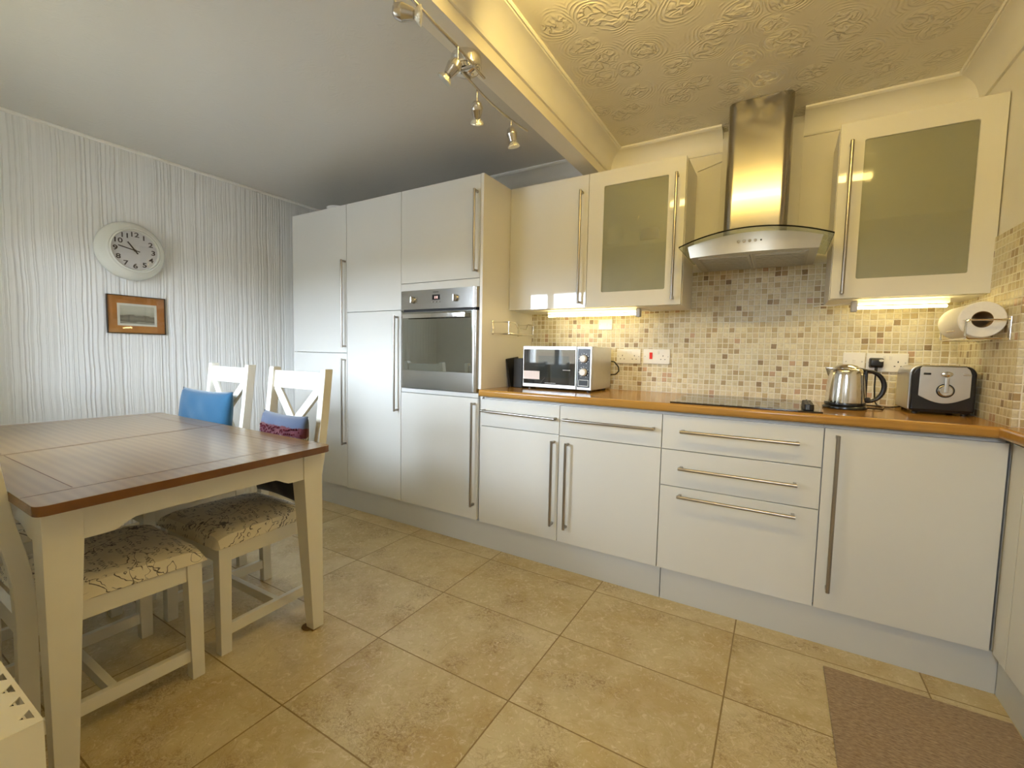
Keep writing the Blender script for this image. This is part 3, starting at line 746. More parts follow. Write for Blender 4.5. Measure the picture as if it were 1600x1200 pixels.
# ------------------------------------------------------------------ extractor hood
def hood():
    t = thing('extractor_hood', 'stainless steel extractor hood with curved glass canopy and chimney above the hob', 'hood', (3.04, -.02, 1.58))
    # chimney with large rounded front corners
    xa, xb, yf, r = 2.907, 3.173, -.285, .040; pts = [(xa, -.021)]
    for k in range(9): th = PI / 2 * k / 8; pts.append((xa + r - r * math.cos(th), yf + r - r * math.sin(th)))
    for k in range(9): th = PI / 2 * k / 8; pts.append((xb - r + r * math.sin(th), yf + r - r * math.cos(th)))
    pts.append((xb, -.021))
    b = MB(); b.prism([(x, y, 1.645) for x, y in pts], (0, 0, CZ - 1.646)); part('chimney', b, 'brushed_steel', t)
    xc = 3.04
    def ztop(x): u = (x - xc) / .30; return 1.668 - .043 * u * u
    def yfront(x, c=-.500, e=-.440): u = (x - xc) / .30; return c + (c - e) * -1 * u * u if False else c + (e - c) * u * u
    # glass canopy: thin arched sheet with a bowed front edge
    nu = 28; th = .006
    b = MB()
    def gp(u, v, dz): x = xc - .297 + .594 * u; y = -.022 + (yfront(x, -.525, -.455) + .022) * v; return (x, y, ztop(x) + .010 * (v) * 0 + dz)
    b.grid(lambda u, v: gp(u, v, th), nu, 6); b.grid(lambda u, v: gp(u, v, 0), nu, 6)
    b.grid(lambda u, v: gp(u, 1, th * v), nu, 1); b.grid(lambda u, v: gp(u, 0, th * v), nu, 1)
    b.grid(lambda u, v: gp(0, u, th * v), 6, 1); b.grid(lambda u, v: gp(1, u, th * v), 6, 1)
    bmesh.ops.remove_doubles(b.bm, verts=b.bm.verts[:], dist=1e-5); bmesh.ops.recalc_face_normals(b.bm, faces=b.bm.faces[:])
    part('glass_canopy', b, 'green_glass', t)
    # body under the glass
    b = MB(); z0 = 1.583; hw = .262
    def bp(u, v, w):     # u across, v depth (0 back), w height
        x = xc - hw + 2 * hw * u; top = x; y = -.022 + (yfront(x, -.462, -.415) + .022) * v
        zt = ztop(x) - .002
        zz = z0 - (.008 * (1 - ((x - xc) / hw) ** 2)) * 0
        xx = x if w > .5 else xc + (x - xc) * .955
        yy = y if w > .5 else y + .006 * v
        return (xx, yy, zz + (zt - zz) * w)
    b.grid(lambda u, v: bp(u, v, 1), nu, 6); b.grid(lambda u, v: bp(u, 1, v), nu, 1); b.grid(lambda u, v: bp(u, 0, v), nu, 1)
    b.grid(lambda u, v: bp(0, u, v), 6, 1); b.grid(lambda u, v: bp(1, u, v), 6, 1); b.grid(lambda u, v: bp(u, v, 0), nu, 6)
    bmesh.ops.remove_doubles(b.bm, verts=b.bm.verts[:], dist=1e-5); bmesh.ops.recalc_face_normals(b.bm, faces=b.bm.faces[:])
    body = part('body', b, 'satin_steel', t)
    for (a, c) in ((2.822, 3.036), (3.044, 3.258)):
        b = MB(); b.box(a, c, -.395, -.05, 1.579, 1.585, .001)
        for k in range(9): b.box(a + .012, c - .012, -.385 + k * .037, -.362 + k * .037, 1.5775, 1.580)
        part('grease_filter', b, 'filter_steel', t)
    for k in range(5):
        x = 2.994 + k * .0215; yy = yfront(x, -.462, -.415) + .003; b = MB()
        b.cyl((x, yy, 1.628), (x, yy - (.008 if k < 4 else .004), 1.628), .0065 if k < 4 else .0035, 16, bev=.001)
        part('button', b, 'chrome' if k < 4 else 'black_plastic', t, label='black indicator light' if k == 4 else None)
hood()

# ------------------------------------------------------------------ hob
t = thing('ceramic_hob', 'black ceramic glass hob set in the worktop below the hood', 'hob', (3.045, -.34, .915))
b = MB(); b.box(2.762, 3.330, -.592, -.090, .9149, .9205, .0015); gl = part('glass_plate', b, 'ceramic_glass', t)
b = MB()
for (cx, cy, r) in ((2.90, -.46, .09), (2.90, -.22, .07), (3.12, -.46, .07), (3.12, -.22, .09)):
    n = 48; b.lathe([(r - .0012, 0), (r, 0), (r, .0003), (r - .0012, .0003), (r - .0012, 0)], (cx, cy, .9206), n=n)
part('ring_marking', b, 'grey_button', gl, False)
for k in range(4):
    b = MB(); b.cyl((3.285, -.545 + k * .062, .9206), (3.285, -.545 + k * .062, .944), .0185, 24, .017, bev=.002); b.box(3.2825, 3.2875, -.545 + k * .062 - .016, -.545 + k * .062 + .016, .943, .947, .001)
    part('knob', b, 'black_plastic', t)

# ------------------------------------------------------------------ microwave
def microwave():
    w, d, h = .435, .300, .2386
    t = thing('microwave', 'silver microwave oven with dark glass door and two white dials', 'microwave', (1.8685, -.3613, .9149))
    t.rotation_euler.z = -.0285
    ox, oy = 1.8685, -.3613; z0 = .9272
    def B(x0, x1, y0, y1, za, zb, bev=0., mb=None): mb = mb or MB(); mb.box(ox + x0, ox + x1, oy + y0, oy + y1, z0 + za, z0 + zb, bev); return mb
    part('casing', B(0, w, .020, d, 0, h, .003), 'silver_paint', t)
    dr = part('door', B(0, .345, 0, .0195, 0, h, .003), 'silver_paint', t)
    part('door_glass', B(.006, .339, -.0015, .004, .020, h - .018, .001), 'microwave_glass', dr)
    b = B(.105, .300, -.0017, -.0012, .060, h - .055); part('window_mesh', b, 'mesh_glass', dr, False)
    b = MB()
    for k in range(6): B(.264 + k * .008, .269 + k * .008, -.0020, -.0014, .103, .107, mb=b)
    part('maker_mark', b, 'white_plastic', dr, False)
    b = MB()
    for k in range(12): B(.150 + k * .006, .154 + k * .006, -.0020, -.0014, .026, .029, mb=b)
    part('small_print', b, 'grey_button', dr, False)
    part('sticker', B(.007, .115, -.0024, -.0012, .046, .094), 'sticker', dr, False)
    p = part('control_panel', B(.348, w, 0, .0195, 0, h, .003), 'silver_paint', t)
    part('panel_glass', B(.352, .426, -.0015, .004, .014, h - .012, .001), 'black_plastic', p)
    for zz in (.172, .098):
        b = MB(); b.cyl((ox + .389, oy - .0012, z0 + zz), (ox + .389, oy - .021, z0 + zz), .0215, 28, .0195, bev=.003); k = part('dial', b, 'white_plastic', p)
    for (cz, r) in ((.172, .029), (.098, .029)):
        b = MB()
        for k in range(11):
            a = R(-60 + k * 30); B(.389 + r * math.cos(a) - .0015, .389 + r * math.cos(a) + .0015, -.0022, -.0014, cz + r * math.sin(a) - .0015, cz + r * math.sin(a) + .0015, mb=b)
        part('dial_marks', b, 'white_plastic', p, False)
    b = MB(); b.ring(ox + .360, ox + .419, z0 + .022, z0 + .056, ox + .362, ox + .417, z0 + .024, z0 + .054, oy - .0026, oy - .0012); part('button_outline', b, 'white_plastic', p, False)
    for fx in (.03, w - .03):
        for fy in (.04, d - .03):
            b = MB(); b.cyl((ox + fx, oy + fy, .9149), (ox + fx, oy + fy, z0 + .001), .012, 12); part('foot', b, 'black_plastic', t)
    b = MB(); x = ox + w; b.tube([(x - .03, oy + d - .002, z0 + .16), (x + .01, oy + d + .025, z0 + .155), (x + .035, oy + d + .03, z0 + .125), (x + .038, oy + d + .03, z0 + .10), (x + .02, oy + d + .03, z0 + .08), (x - .02, oy + d + .03, z0 + .075)], .004); part('cable', b, 'black_plastic', t)
microwave()
# dark tray leaning on the end panel, black box beside the microwave
b = MB(); pts = [(-.012, -.09), (.0, -.105), (.0, .06), (-.012, .075)]
b.hexa([(1.750, -.330, .9150), (1.768, -.330, .9150), (1.764, -.200, .9150), (1.750, -.200, .9150), (1.7365, -.345, 1.086), (1.7450, -.345, 1.086), (1.7440, -.200, 1.100), (1.7365, -.200, 1.100)], .003)
tag(part('baking_tray', b, 'black_matt'), 'dark tray leaning on the end panel left of the microwave', 'tray')
b = MB(); b.box(1.795, 1.855, -.345, -.160, .9149, 1.092, .004); t = tag(part('storage_box', b, 'black_matt'), 'black upright box just left of the microwave', 'box')

# ------------------------------------------------------------------ kettle
def kettle():
    cx, cy, z = 3.424, -.305, .9149
    t = thing('kettle', 'polished steel jug kettle with black handle, right of the hob', 'kettle', (cx, cy, z))
    b = MB(); b.lathe([(0, 0), (.076, 0), (.079, .004), (.078, .010), (.073, .014), (0, .014)], (cx, cy, z), n=40)
    base_ = part('base', b, 'black_plastic', t)
    b = MB()
    prof = [(0, .016), (.068, .016), (.071, .020), (.0715, .030), (.070, .070), (.067, .110), (.063, .145), (.060, .160), (.054, .169), (.046, .172)]
    b.lathe(prof, (cx, cy, z), n=48)
    body = part('body', b, 'chrome', t)
    b = MB(); b.lathe([(.0715, .017), (.0728, .018), (.0728, .026), (.0715, .028), (.0, .028)], (cx, cy, z), n=40); part('seal_ring', b, 'black_plastic', t)
    b = MB(); b.lathe([(.0, .170), (.045, .170), (.0455, .174), (.036, .183), (.018, .189), (0, .190)], (cx, cy, z), n=40); part('lid', b, 'polished_steel', t)
    # spout
    b = MB(); b.hexa([(cx - .052, cy - .014, z + .120), (cx - .052, cy + .014, z + .120), (cx - .062, cy + .006, z + .128), (cx - .062, cy - .006, z + .128),
                      (cx - .040, cy - .022, z + .174), (cx - .040, cy + .022, z + .174), (cx - .078, cy + .007, z + .176), (cx - .078, cy - .007, z + .176)], .004); part('spout', b, 'chrome', t)
    # handle
    P_ = []
    for k in range(17):
        u = k / 16; a = R(100 - 195 * u); P_.append(Vector((cx + .072 + .056 * math.cos(a) * (1.0), cy, z + .098 + .064 * math.sin(a) + (.0))))
    P_[0] = Vector((cx + .042, cy, z + .170))
    b = bmesh.new(); rings = []
    for i, p in enumerate(P_):
        tt = (P_[min(i + 1, 16)] - P_[max(i - 1, 0)]).normalized(); nn = Vector((0, 1, 0)); u_ = tt.cross(nn)
        hw_, hh_ = .009, .0060 + .0035 * math.sin(PI * i / 16)
        rings.append([b.verts.new(p + nn * hw_ * math.cos(2 * PI * k / 12) + u_ * hh_ * math.sin(2 * PI * k / 12)) for k in range(12)])
    for A, Bq in zip(rings, rings[1:]):
        for k in range(12): b.faces.new((A[k], A[(k + 1) % 12], Bq[(k + 1) % 12], Bq[k]))
    b.faces.new(rings[0]); b.faces.new(rings[-1]); bmesh.ops.recalc_face_normals(b, faces=b.faces[:])
    mb = MB(); mb._join(b); mb.box(cx + .052, cx + .086, cy - .010, cy + .010, z + .030, z + .052, .004); mb.box(cx + .060, cx + .072, cy - .011, cy + .011, z + .04, z + .165, .004)
    hd = part('handle', mb, 'black_plastic', t)
    b = MB(); b.tube([(cx + .07, cy + .01, z + .006), (cx + .13, cy + .02, z + .004), (cx + .15, cy + .12, z + .004), (cx + .145, -.06, z + .004), (cx + .140, -.034, z + .02), (cx + .135, -.040, z + .09), (cx + .135, -.045, z + .15), (3.558, -.045, z + .175)], .0032); part('cable', b, 'black_plastic', t)
kettle()

# ------------------------------------------------------------------ toaster
def toaster():
    x0, x1, y0, y1, z = 3.627, 3.822, -.335, -.105, .9149
    t = thing('toaster', 'steel and black toaster with a lever dial, in the worktop corner', 'toaster', ((x0 + x1) / 2, (y0 + y1) / 2, z))
    b = MB(); b.box(x0 + .012, x1 - .012, y0 + .004, y1, z + .008, z + .030, .006); part('base', b, 'black_plastic', t)
    # body with a rounded shoulder
    def outline(ins, ztop, r):
        pts = [(x0 + ins, z + .014), (x0 + ins, ztop - r)]
        for k in range(7): a = PI / 2 * k / 6; pts.append((x0 + ins + r - r * math.cos(a), ztop - r + r * math.sin(a)))
        for k in range(7): a = PI / 2 * k / 6; pts.append((x1 - ins - r + r * math.sin(a), ztop - r + r * math.cos(a)))
        pts += [(x1 - ins, z + .014)]; return pts
    b = MB(); b.prism([(x, y0 + .020, zz) for x, zz in outline(-.001, z + .193, .034)], (0, y1 - y0 - .020, 0), .004); body = part('body', b, 'satin_steel', t)
    b = MB(); b.prism([(x, y0, zz) for x, zz in outline(.003, z + .191, .034)], (0, .026, 0), .008, 3); ef = part('end_face', b, 'black_plastic', t)
    # steel insert with a curved lower edge
    n = 14; ins = []
    for k in range(n + 1):
        u = k / n; x = x0 + .026 + (x1 - x0 - .046) * u; ins.append((x, z + .074 - .028 * math.sin(PI * u)))
    ins += [(x1 - .020, z + .160), (x1 - .026, z + .178), (x1 - .036, z + .1885), (x0 + .034, z + .1885), (x0 + .027, z + .182)]
    b = MB(); b.prism([(x, y0 - .0022, zz) for x, zz in ins], (0, .006, 0), .0015); fp = part('front_plate', b, 'satin_steel', ef)
    xc = x0 + .104
    b = MB(); b.cyl((xc, y0 - .001, z + .096), (xc, y0 - .004, z + .096), .027, 32); part('dial_surround', b, 'black_plastic', fp)
    b = MB(); b.cyl((xc, y0 - .003, z + .096), (xc, y0 - .014, z + .096), .0235, 32, .0215, bev=.003); part('browning_dial', b, 'polished_steel', fp)
    b = MB(); b.box(xc - .0065, xc + .0065, y0 - .018, y0 - .010, z + .088, z + .148, .003); part('slot_guide', b, 'silver_paint', fp)
    b = MB(); b.lathe([(0, 0), (.014, .0), (.018, .005), (.016, .013), (0, .017)], (xc, y0 - .002, z + .160), (0, -1, 0), 28, sy=.62); part('lever', b, 'polished_steel', fp)
    for bx in (x0 + .048, x1 - .034):
        b = MB(); b.box(bx - .011, bx + .011, y0 - .0055, y0 - .002, z + .156, z + .164, .0015); part('button', b, 'black_plastic' if bx < xc else 'chrome', fp)
    for k in (-1, 1):
        b = MB(); b.box((x0 + x1) / 2 + k * .035 - .014, (x0 + x1) / 2 + k * .035 + .014, y0 + .045, y1 - .030, z + .1905, z + .1935); part('slot', b, 'dark_gap', body, False)
    for fx in (x0 + .025, x1 - .025):
        for fy in (y0 + .03, y1 - .03): b = MB(); b.cyl((fx, fy, z), (fx, fy, z + .010), .010, 12); part('foot', b, 'black_plastic', t)
    b = MB(); b.tube([(x0 + .02, y1 - .04, z + .012), (x0 - .03, y1 - .06, z + .004), (x0 - .10, y1 - .02, z + .004), (x0 - .12, y1 + .06, z + .004)], .0032); part('cable', b, 'black_plastic', t)
toaster()

# ------------------------------------------------------------------ sockets
def plate(x0, x1, z0, z1, name, label, kind, group=None):
    y = -.009
    t = thing(name, label, 'socket' if 'socket' in name else 'switch', ((x0 + x1) / 2, y, (z0 + z1) / 2))
    b = MB(); b.box(x0, x1, y - .010, y, z0, z1, .003, 3); p = part('faceplate', b, 'white_plastic', t)
    yy = y - .010; cz = (z0 + z1) / 2
    def holes(cx, czz):
        b = MB(); b.box(cx - .002, cx + .002, yy - .0004, yy + .001, czz + .006, czz + .014)
        b.box(cx - .0145, cx - .0085, yy - .0004, yy + .001, czz - .012, czz - .008); b.box(cx + .0085, cx + .0145, yy - .0004, yy + .001, czz - .012, czz - .008)
        part('pin_holes', b, 'dark_gap', p, False)
    def rocker(cx, czz, mat='white_plastic', w=.006, h=.010, lab=None):
        b = MB(); b.hexa([(cx - w, yy + .001, czz - h), (cx + w, yy + .001, czz - h), (cx + w, yy - .0015, czz - h), (cx - w, yy - .0015, czz - h),
                          (cx - w, yy + .001, czz + h), (cx + w, yy + .001, czz + h), (cx + w, yy - .0045, czz + h), (cx - w, yy - .0045, czz + h)], .0006); part('rocker_switch', b, mat, p, label=lab)
    def screws(a, c):
        for sx_ in (a, c): b = MB(); b.cyl((sx_, yy + .0005, cz), (sx_, yy - .001, cz), .003, 10); part('screw', b, 'grey_button', p)
    if kind == 'double':
        holes(x0 + .036, cz - .006); holes(x1 - .036, cz - .006); rocker((x0 + x1) / 2 - .012, cz + .022); rocker((x0 + x1) / 2 + .012, cz + .022); screws(x0 + .01, x1 - .01)
    elif kind == 'cooker':
        rocker(x0 + .044, cz + .004, 'red_plastic', .0085, .019, 'red rocker switch'); holes(x1 - .038, cz - .006); rocker(x1 - .066, cz + .022); screws(x0 + .01, x1 - .01)
    elif kind == 'fused':
        b = MB(); b.box(x0 + .030, x0 + .056, yy - .002, yy + .001, cz - .008, cz + .010, .0006); part('fuse_carrier', b, 'white_plastic', p); screws(x0 + .01, x1 - .01)
    else:
        rocker((x0 + x1) / 2, cz); screws(x0 + .012, x1 - .012)
    return t, p
plate(2.326, 2.470, 1.074, 1.160, 'double_socket', 'white double socket on the tiles, just right of the microwave', 'double')
plate(2.487, 2.637, 1.076, 1.162, 'cooker_switch_socket', 'white cooker switch plate with a red rocker', 'cooker')
plate(2.2055, 2.2925, 1.276, 1.341, 'fused_switch', 'small white fused outlet below the left strip light', 'fused')
plate(3.436, 3.521, 1.072, 1.158, 'fused_switch', 'white single plate on the tiles above the kettle', 'switch')
plate(3.525, 3.676, 1.070, 1.156, 'double_socket', 'white double socket behind the toaster, with a black plug in it', 'double')
b = MB(); yy = -.019
b.hexa([(3.532, yy, 1.086), (3.590, yy, 1.086), (3.590, yy, 1.136), (3.532, yy, 1.136), (3.538, yy - .028, 1.092), (3.584, yy - .028, 1.092), (3.584, yy - .028, 1.130), (3.538, yy - .028, 1.130)], .008, 3)
b.cyl((3.561, yy - .014, 1.092), (3.560, yy - .018, 1.066), .006, 12)
pl = part('plug', b, 'black_plastic'); tag(pl, 'black three-pin plug in the socket behind the toaster', 'plug')
b = MB(); b.lathe([(0, 0), (.009, 0), (.0085, .0012), (0, .0015)], (3.576, yy - .028, 1.122), (0, -1, 0), 18, sy=.6); part('plug_label', b, 'white_plastic', pl)

# ------------------------------------------------------------------ wire racks and kitchen roll
def rack(xw, sgn, y0, y1, z, label):
    """kitchen-roll rack: bracket plates on a wall x=xw, wire basket reaching sgn * .11 out, from y0 to y1"""
    t = thing('wire_rack', label, 'rack', (xw, (y0 + y1) / 2, z))
    for k, yb in enumerate((y0, y1)):
        b = MB(); b.box(min(xw, xw + sgn * .006), max(xw, xw + sgn * .006), yb - .009, yb + .009, z - .040, z + .040, .002); part('bracket', b, 'chrome', t)
    for yb in (y0, y1):
        q = 1 if yb == y0 else -1
        b = MB(); X_ = lambda d: xw + sgn * d
        b.tube([(X_(.004), yb, z + .030), (X_(.060), yb, z + .030), (X_(.104), yb, z + .030), (X_(.112), yb, z + .022), (X_(.112), yb, z - .026), (X_(.104), yb, z - .034), (X_(.060), yb, z - .034), (X_(.004), yb, z - .034)], .0031, 8)
        part('end_loop', b, 'chrome', t)
    b = MB(); ym = (y0 + y1) / 2; dd = .112
    b.tube([(X_(dd), y0, z + .030), (X_(dd), y0 + .07, z + .030), (X_(dd + .004), y0 + .10, z - .002), (X_(dd + .004), y1 - .10, z - .002), (X_(dd), y1 - .07, z + .030), (X_(dd), y1, z + .030)], .0031, 8)
    part('front_rail', b, 'chrome', t)
    b = MB()
    for d_ in (.030, .112): b.tube([(X_(d_), y0, z - .034), (X_(d_), y1, z - .034)], .0031, 8)
    part('base_wires', b, 'chrome', t)
    return t
rack(SX - .009, -1, -.525, -.245, 1.240, 'chrome wire rack holding the kitchen roll on the right-hand tiles')
rack(1.7348, 1, -.495, -.200, 1.268, 'empty chrome wire rack on the end panel above the microwave')
t = thing('kitchen_roll', 'white kitchen roll lying in the wire rack beside the right wall cupboard', 'kitchen roll', (3.771, -.37, 1.226))
b = MB(); rr, ri = .0625, .0285; prof = [(ri, 0), (rr - .003, 0), (rr, .003), (rr, .232), (rr - .003, .235), (ri, .235), (ri, 0)]
b.lathe(prof, (3.771, -.500, 1.2725), (0, 1, 0), 48); part('paper', b, 'paper_roll', t)
b = MB(); b.lathe([(ri - .0015, .001), (ri, .001), (ri, .234), (ri - .0015, .234), (ri - .0015, .001)], (3.771, -.500, 1.2725), (0, 1, 0), 32); part('card_tube', b, 'card', t)

# ------------------------------------------------------------------ clock
def clock():
    y, z = -1.492, 1.693
    t = thing('wall_clock', 'round cream wall clock with black numerals, above the small picture', 'clock', (0, y, z))
    b = MB(); b.lathe([(0.0000, 0.0065), (0.1635, 0.0065), (0.1711, 0.0131), (0.1733, 0.0262), (0.1690, 0.0480), (0.1559, 0.0698), (0.1417, 0.0850), (0.1352, 0.0894), (0.1330, 0.0959), (0.1275, 0.0981), (0.1254, 0.0927), (0.1232, 0.0981), (0.1177, 0.1025), (0.1145, 0.0981), (0.1134, 0.0828), (0.0000, 0.0828)], (0, y, z), (1, 0, 0), 72); part('case', b, 'clock_plastic', t)
    b = MB(); b.lathe([(0.0000, 0.0831), (0.1128, 0.0831), (0.1128, 0.0845), (0.0000, 0.0845)], (0, y, z), (1, 0, 0), 64); dial = part('dial', b, 'clock_dial', t)
    base_m = Matrix(((0, 0, 1, 0), (1, 0, 0, 0), (0, 1, 0, 0), (0, 0, 0, 1)))   # text x -> +y, text y -> +z, normal -> +x
    b = MB()
    for k in range(1, 13):
        a = R(90 - 30 * k); yy, zz = .0927 * math.cos(a), .0927 * math.sin(a)
        text_into(b, str(k), .0385, Matrix.Translation((.0850, y + yy, z + zz)) @ base_m @ Matrix.Scale(1.25, 4, (1, 0, 0)))
    part('numerals', b, 'ink', dial, False)
    def hand(name, ang, L, w, x):
        a = R(90 - ang); m = Matrix.Translation((x, y, z)) @ base_m @ Matrix.Rotation(a, 4, 'Z')
        b = MB(); b.box(-.024, L, -w, w, 0, .0012, mat=m); b.cyl(m @ Vector((0, 0, -.002)), m @ Vector((0, 0, .003)), .006, 16); part(name, b, 'ink', t, False)
    hand('hour_hand', 323.5, .057, .0037, .0878); hand('minute_hand', 282., .083, .0028, .0899)
    b = MB(); b.lathe([(0.0000, 0.0965), (0.1155, 0.0965), (0.1155, 0.0981), (0.0000, 0.0981)], (0, y, z), (1, 0, 0), 48); part('glass', b, 'window_glass', t)
    t.location.x = WX
clock()

# ------------------------------------------------------------------ picture
def picture():
    y0, y1, z0, z1 = -1.6146, -1.319, 1.1958, 1.4270
    t = thing('framed_picture', 'small grey landscape print in an orange-brown mount and thin dark frame', 'picture', (0, (y0 + y1) / 2, (z0 + z1) / 2))
    sw = Matrix(((0, -1, 0, 0), (1, 0, 0, 0), (0, 0, 1, 0), (0, 0, 0, 1)))
    def fr(a0, a1, c0, c1, i0, i1, j0, j1, d0, d1):
        b = MB(); b.ring(a0, a1, c0, c1, i0, i1, j0, j1, -d1, -d0); b.bm.transform(sw); return b
    part('frame', fr(y0, y1, z0, z1, y0 + .0045, y1 - .0045, z0 + .0045, z1 - .0045, .001, .018), 'dark_wood', t, False)
    m0, m1, n0, n1 = y0 + .050, y1 - .045, z0 + .048, z1 - .048
    part('mount', fr(y0 + .0045, y1 - .0045, z0 + .0045, z1 - .0045, m0, m1, n0, n1, .004, .010), 'picture_mat', t, False)
    b = MB(); b.box(.004, .0085, m0 - .001, m1 + .001, n0 - .001, n1 + .001); part('white_border', b, 'white_mount', t, False)
    b = MB(); b.box(.0086, .0090, m0 + .013, m1 - .013, n0 + .013, n1 - .013)
    me = bpy.data.meshes.new('print'); o = part('print', b, 'landscape_print', t, False)
    for v in o.data.vertices: v.co.z += .045
    o.location.z -= .045
    b = MB(); b.box(.0120, .0130, y0 + .0045, y1 - .0045, z0 + .0045, z1 - .0045); part('glass', b, 'window_glass', t, False)
    t.location.x = WX
picture()

# ------------------------------------------------------------------ track spotlights
def track():
    t = thing('track_light', 'nickel track light of curved rails and spotlights on the ceiling beam', 'light', (2.178, -1.355, 2.16))
    b = MB(); b.lathe([(0, 0), (.052, 0), (.054, -.004), (.054, -.036), (.050, -.042), (.046, -.042)], (2.172, -1.352, 2.1595), n=48)
    b2 = MB(); b.lathe([(.0, -.0425), (.046, -.042), (.040, -.052), (.024, -.058), (0, -.060)], (2.172, -1.352, 2.1595), n=32); part('ceiling_rose', b, 'chrome', t)
    r1 = [(2.243, -2.15, 2.098), (2.252, -1.95, 2.098), (2.250, -1.75, 2.098), (2.240, -1.60, 2.098), (2.236, -1.48, 2.098), (2.226, -1.38, 2.098), (2.219, -1.306, 2.098)]
    r2 = [(2.180, -1.42, 2.096), (2.172, -1.36, 2.096), (2.162, -1.26, 2.096), (2.155, -1.17, 2.096), (2.156, -1.06, 2.096), (2.163, -.97, 2.096), (2.172, -.905, 2.096)]
    def smooth(P_):
        out = []; P_ = [Vector(p) for p in P_]
        for i in range(len(P_) - 1):
            p0 = P_[max(i - 1, 0)]; p1 = P_[i]; p2 = P_[i + 1]; p3 = P_[min(i + 2, len(P_) - 1)]
            for k in range(5):
                u = k / 5; out.append(.5 * ((2 * p1) + (-p0 + p2) * u + (2 * p0 - 5 * p1 + 4 * p2 - p3) * u * u + (-p0 + 3 * p1 - 3 * p2 + p3) * u ** 3))
        return out + [P_[-1]]
    for P_ in (r1, r2): b = MB(); b.tube(smooth(P_), .0048, 12); part('rail', b, 'nickel', t)
    b = MB(); b.cyl((2.205, -1.385, 2.108), (2.205, -1.385, 2.155), .004); b.box(2.174, 2.236, -1.390, -1.380, 2.092, 2.102, .002); b.cyl((2.165, -1.320, 2.094), (2.165, -1.320, 2.13), .004); part('rail_clamp', b, 'nickel', t)
    def spot(x, y, zt, zj, d, L=.048, glow=1.):
        """stem from the rail at zt down to the joint zj; the head points along d"""
        d = Vector(d).normalized(); j = Vector((x, y, zj))
        b = MB(); b.cyl((x, y, zt), (x, y, zj), .0034, 12); b.lathe([(0, -.007), (.005, -.005), (.007, 0), (.005, .005), (0, .007)], (x, y, zj), n=14); st = part('stem', b, 'nickel', t)
        b = MB(); o_ = j - d * .006
        b.lathe([(0, 0), (.011, .001), (.0175, .007), (.0225, .022), (.0225, .027), (.0160, .052), (.0145, .056), (.0130, .056)], o_, d, 28); hd = part('spot_head', b, 'nickel', t)
        e = o_ + d * .052
        b = MB(); b.lathe([(.006, 0), (.010, .004), (.0235, .018), (.0255, .022), (.0255, .0245), (.021, .0255), (.010, .0245), (0, .024)], e, d, 28); part('bulb', b, 'bulb_glass', hd)
    spot(2.232, -1.752, 2.098, 2.040, (.78, .62, -.06))
    spot(2.238, -1.485, 2.098, 2.052, (-.55, -.25, -.75))
    spot(2.156, -1.262, 2.096, 2.052, (-.30, .45, -.60))
    spot(2.158, -1.018, 2.096, 2.060, (.10, .22, -1.))
track()

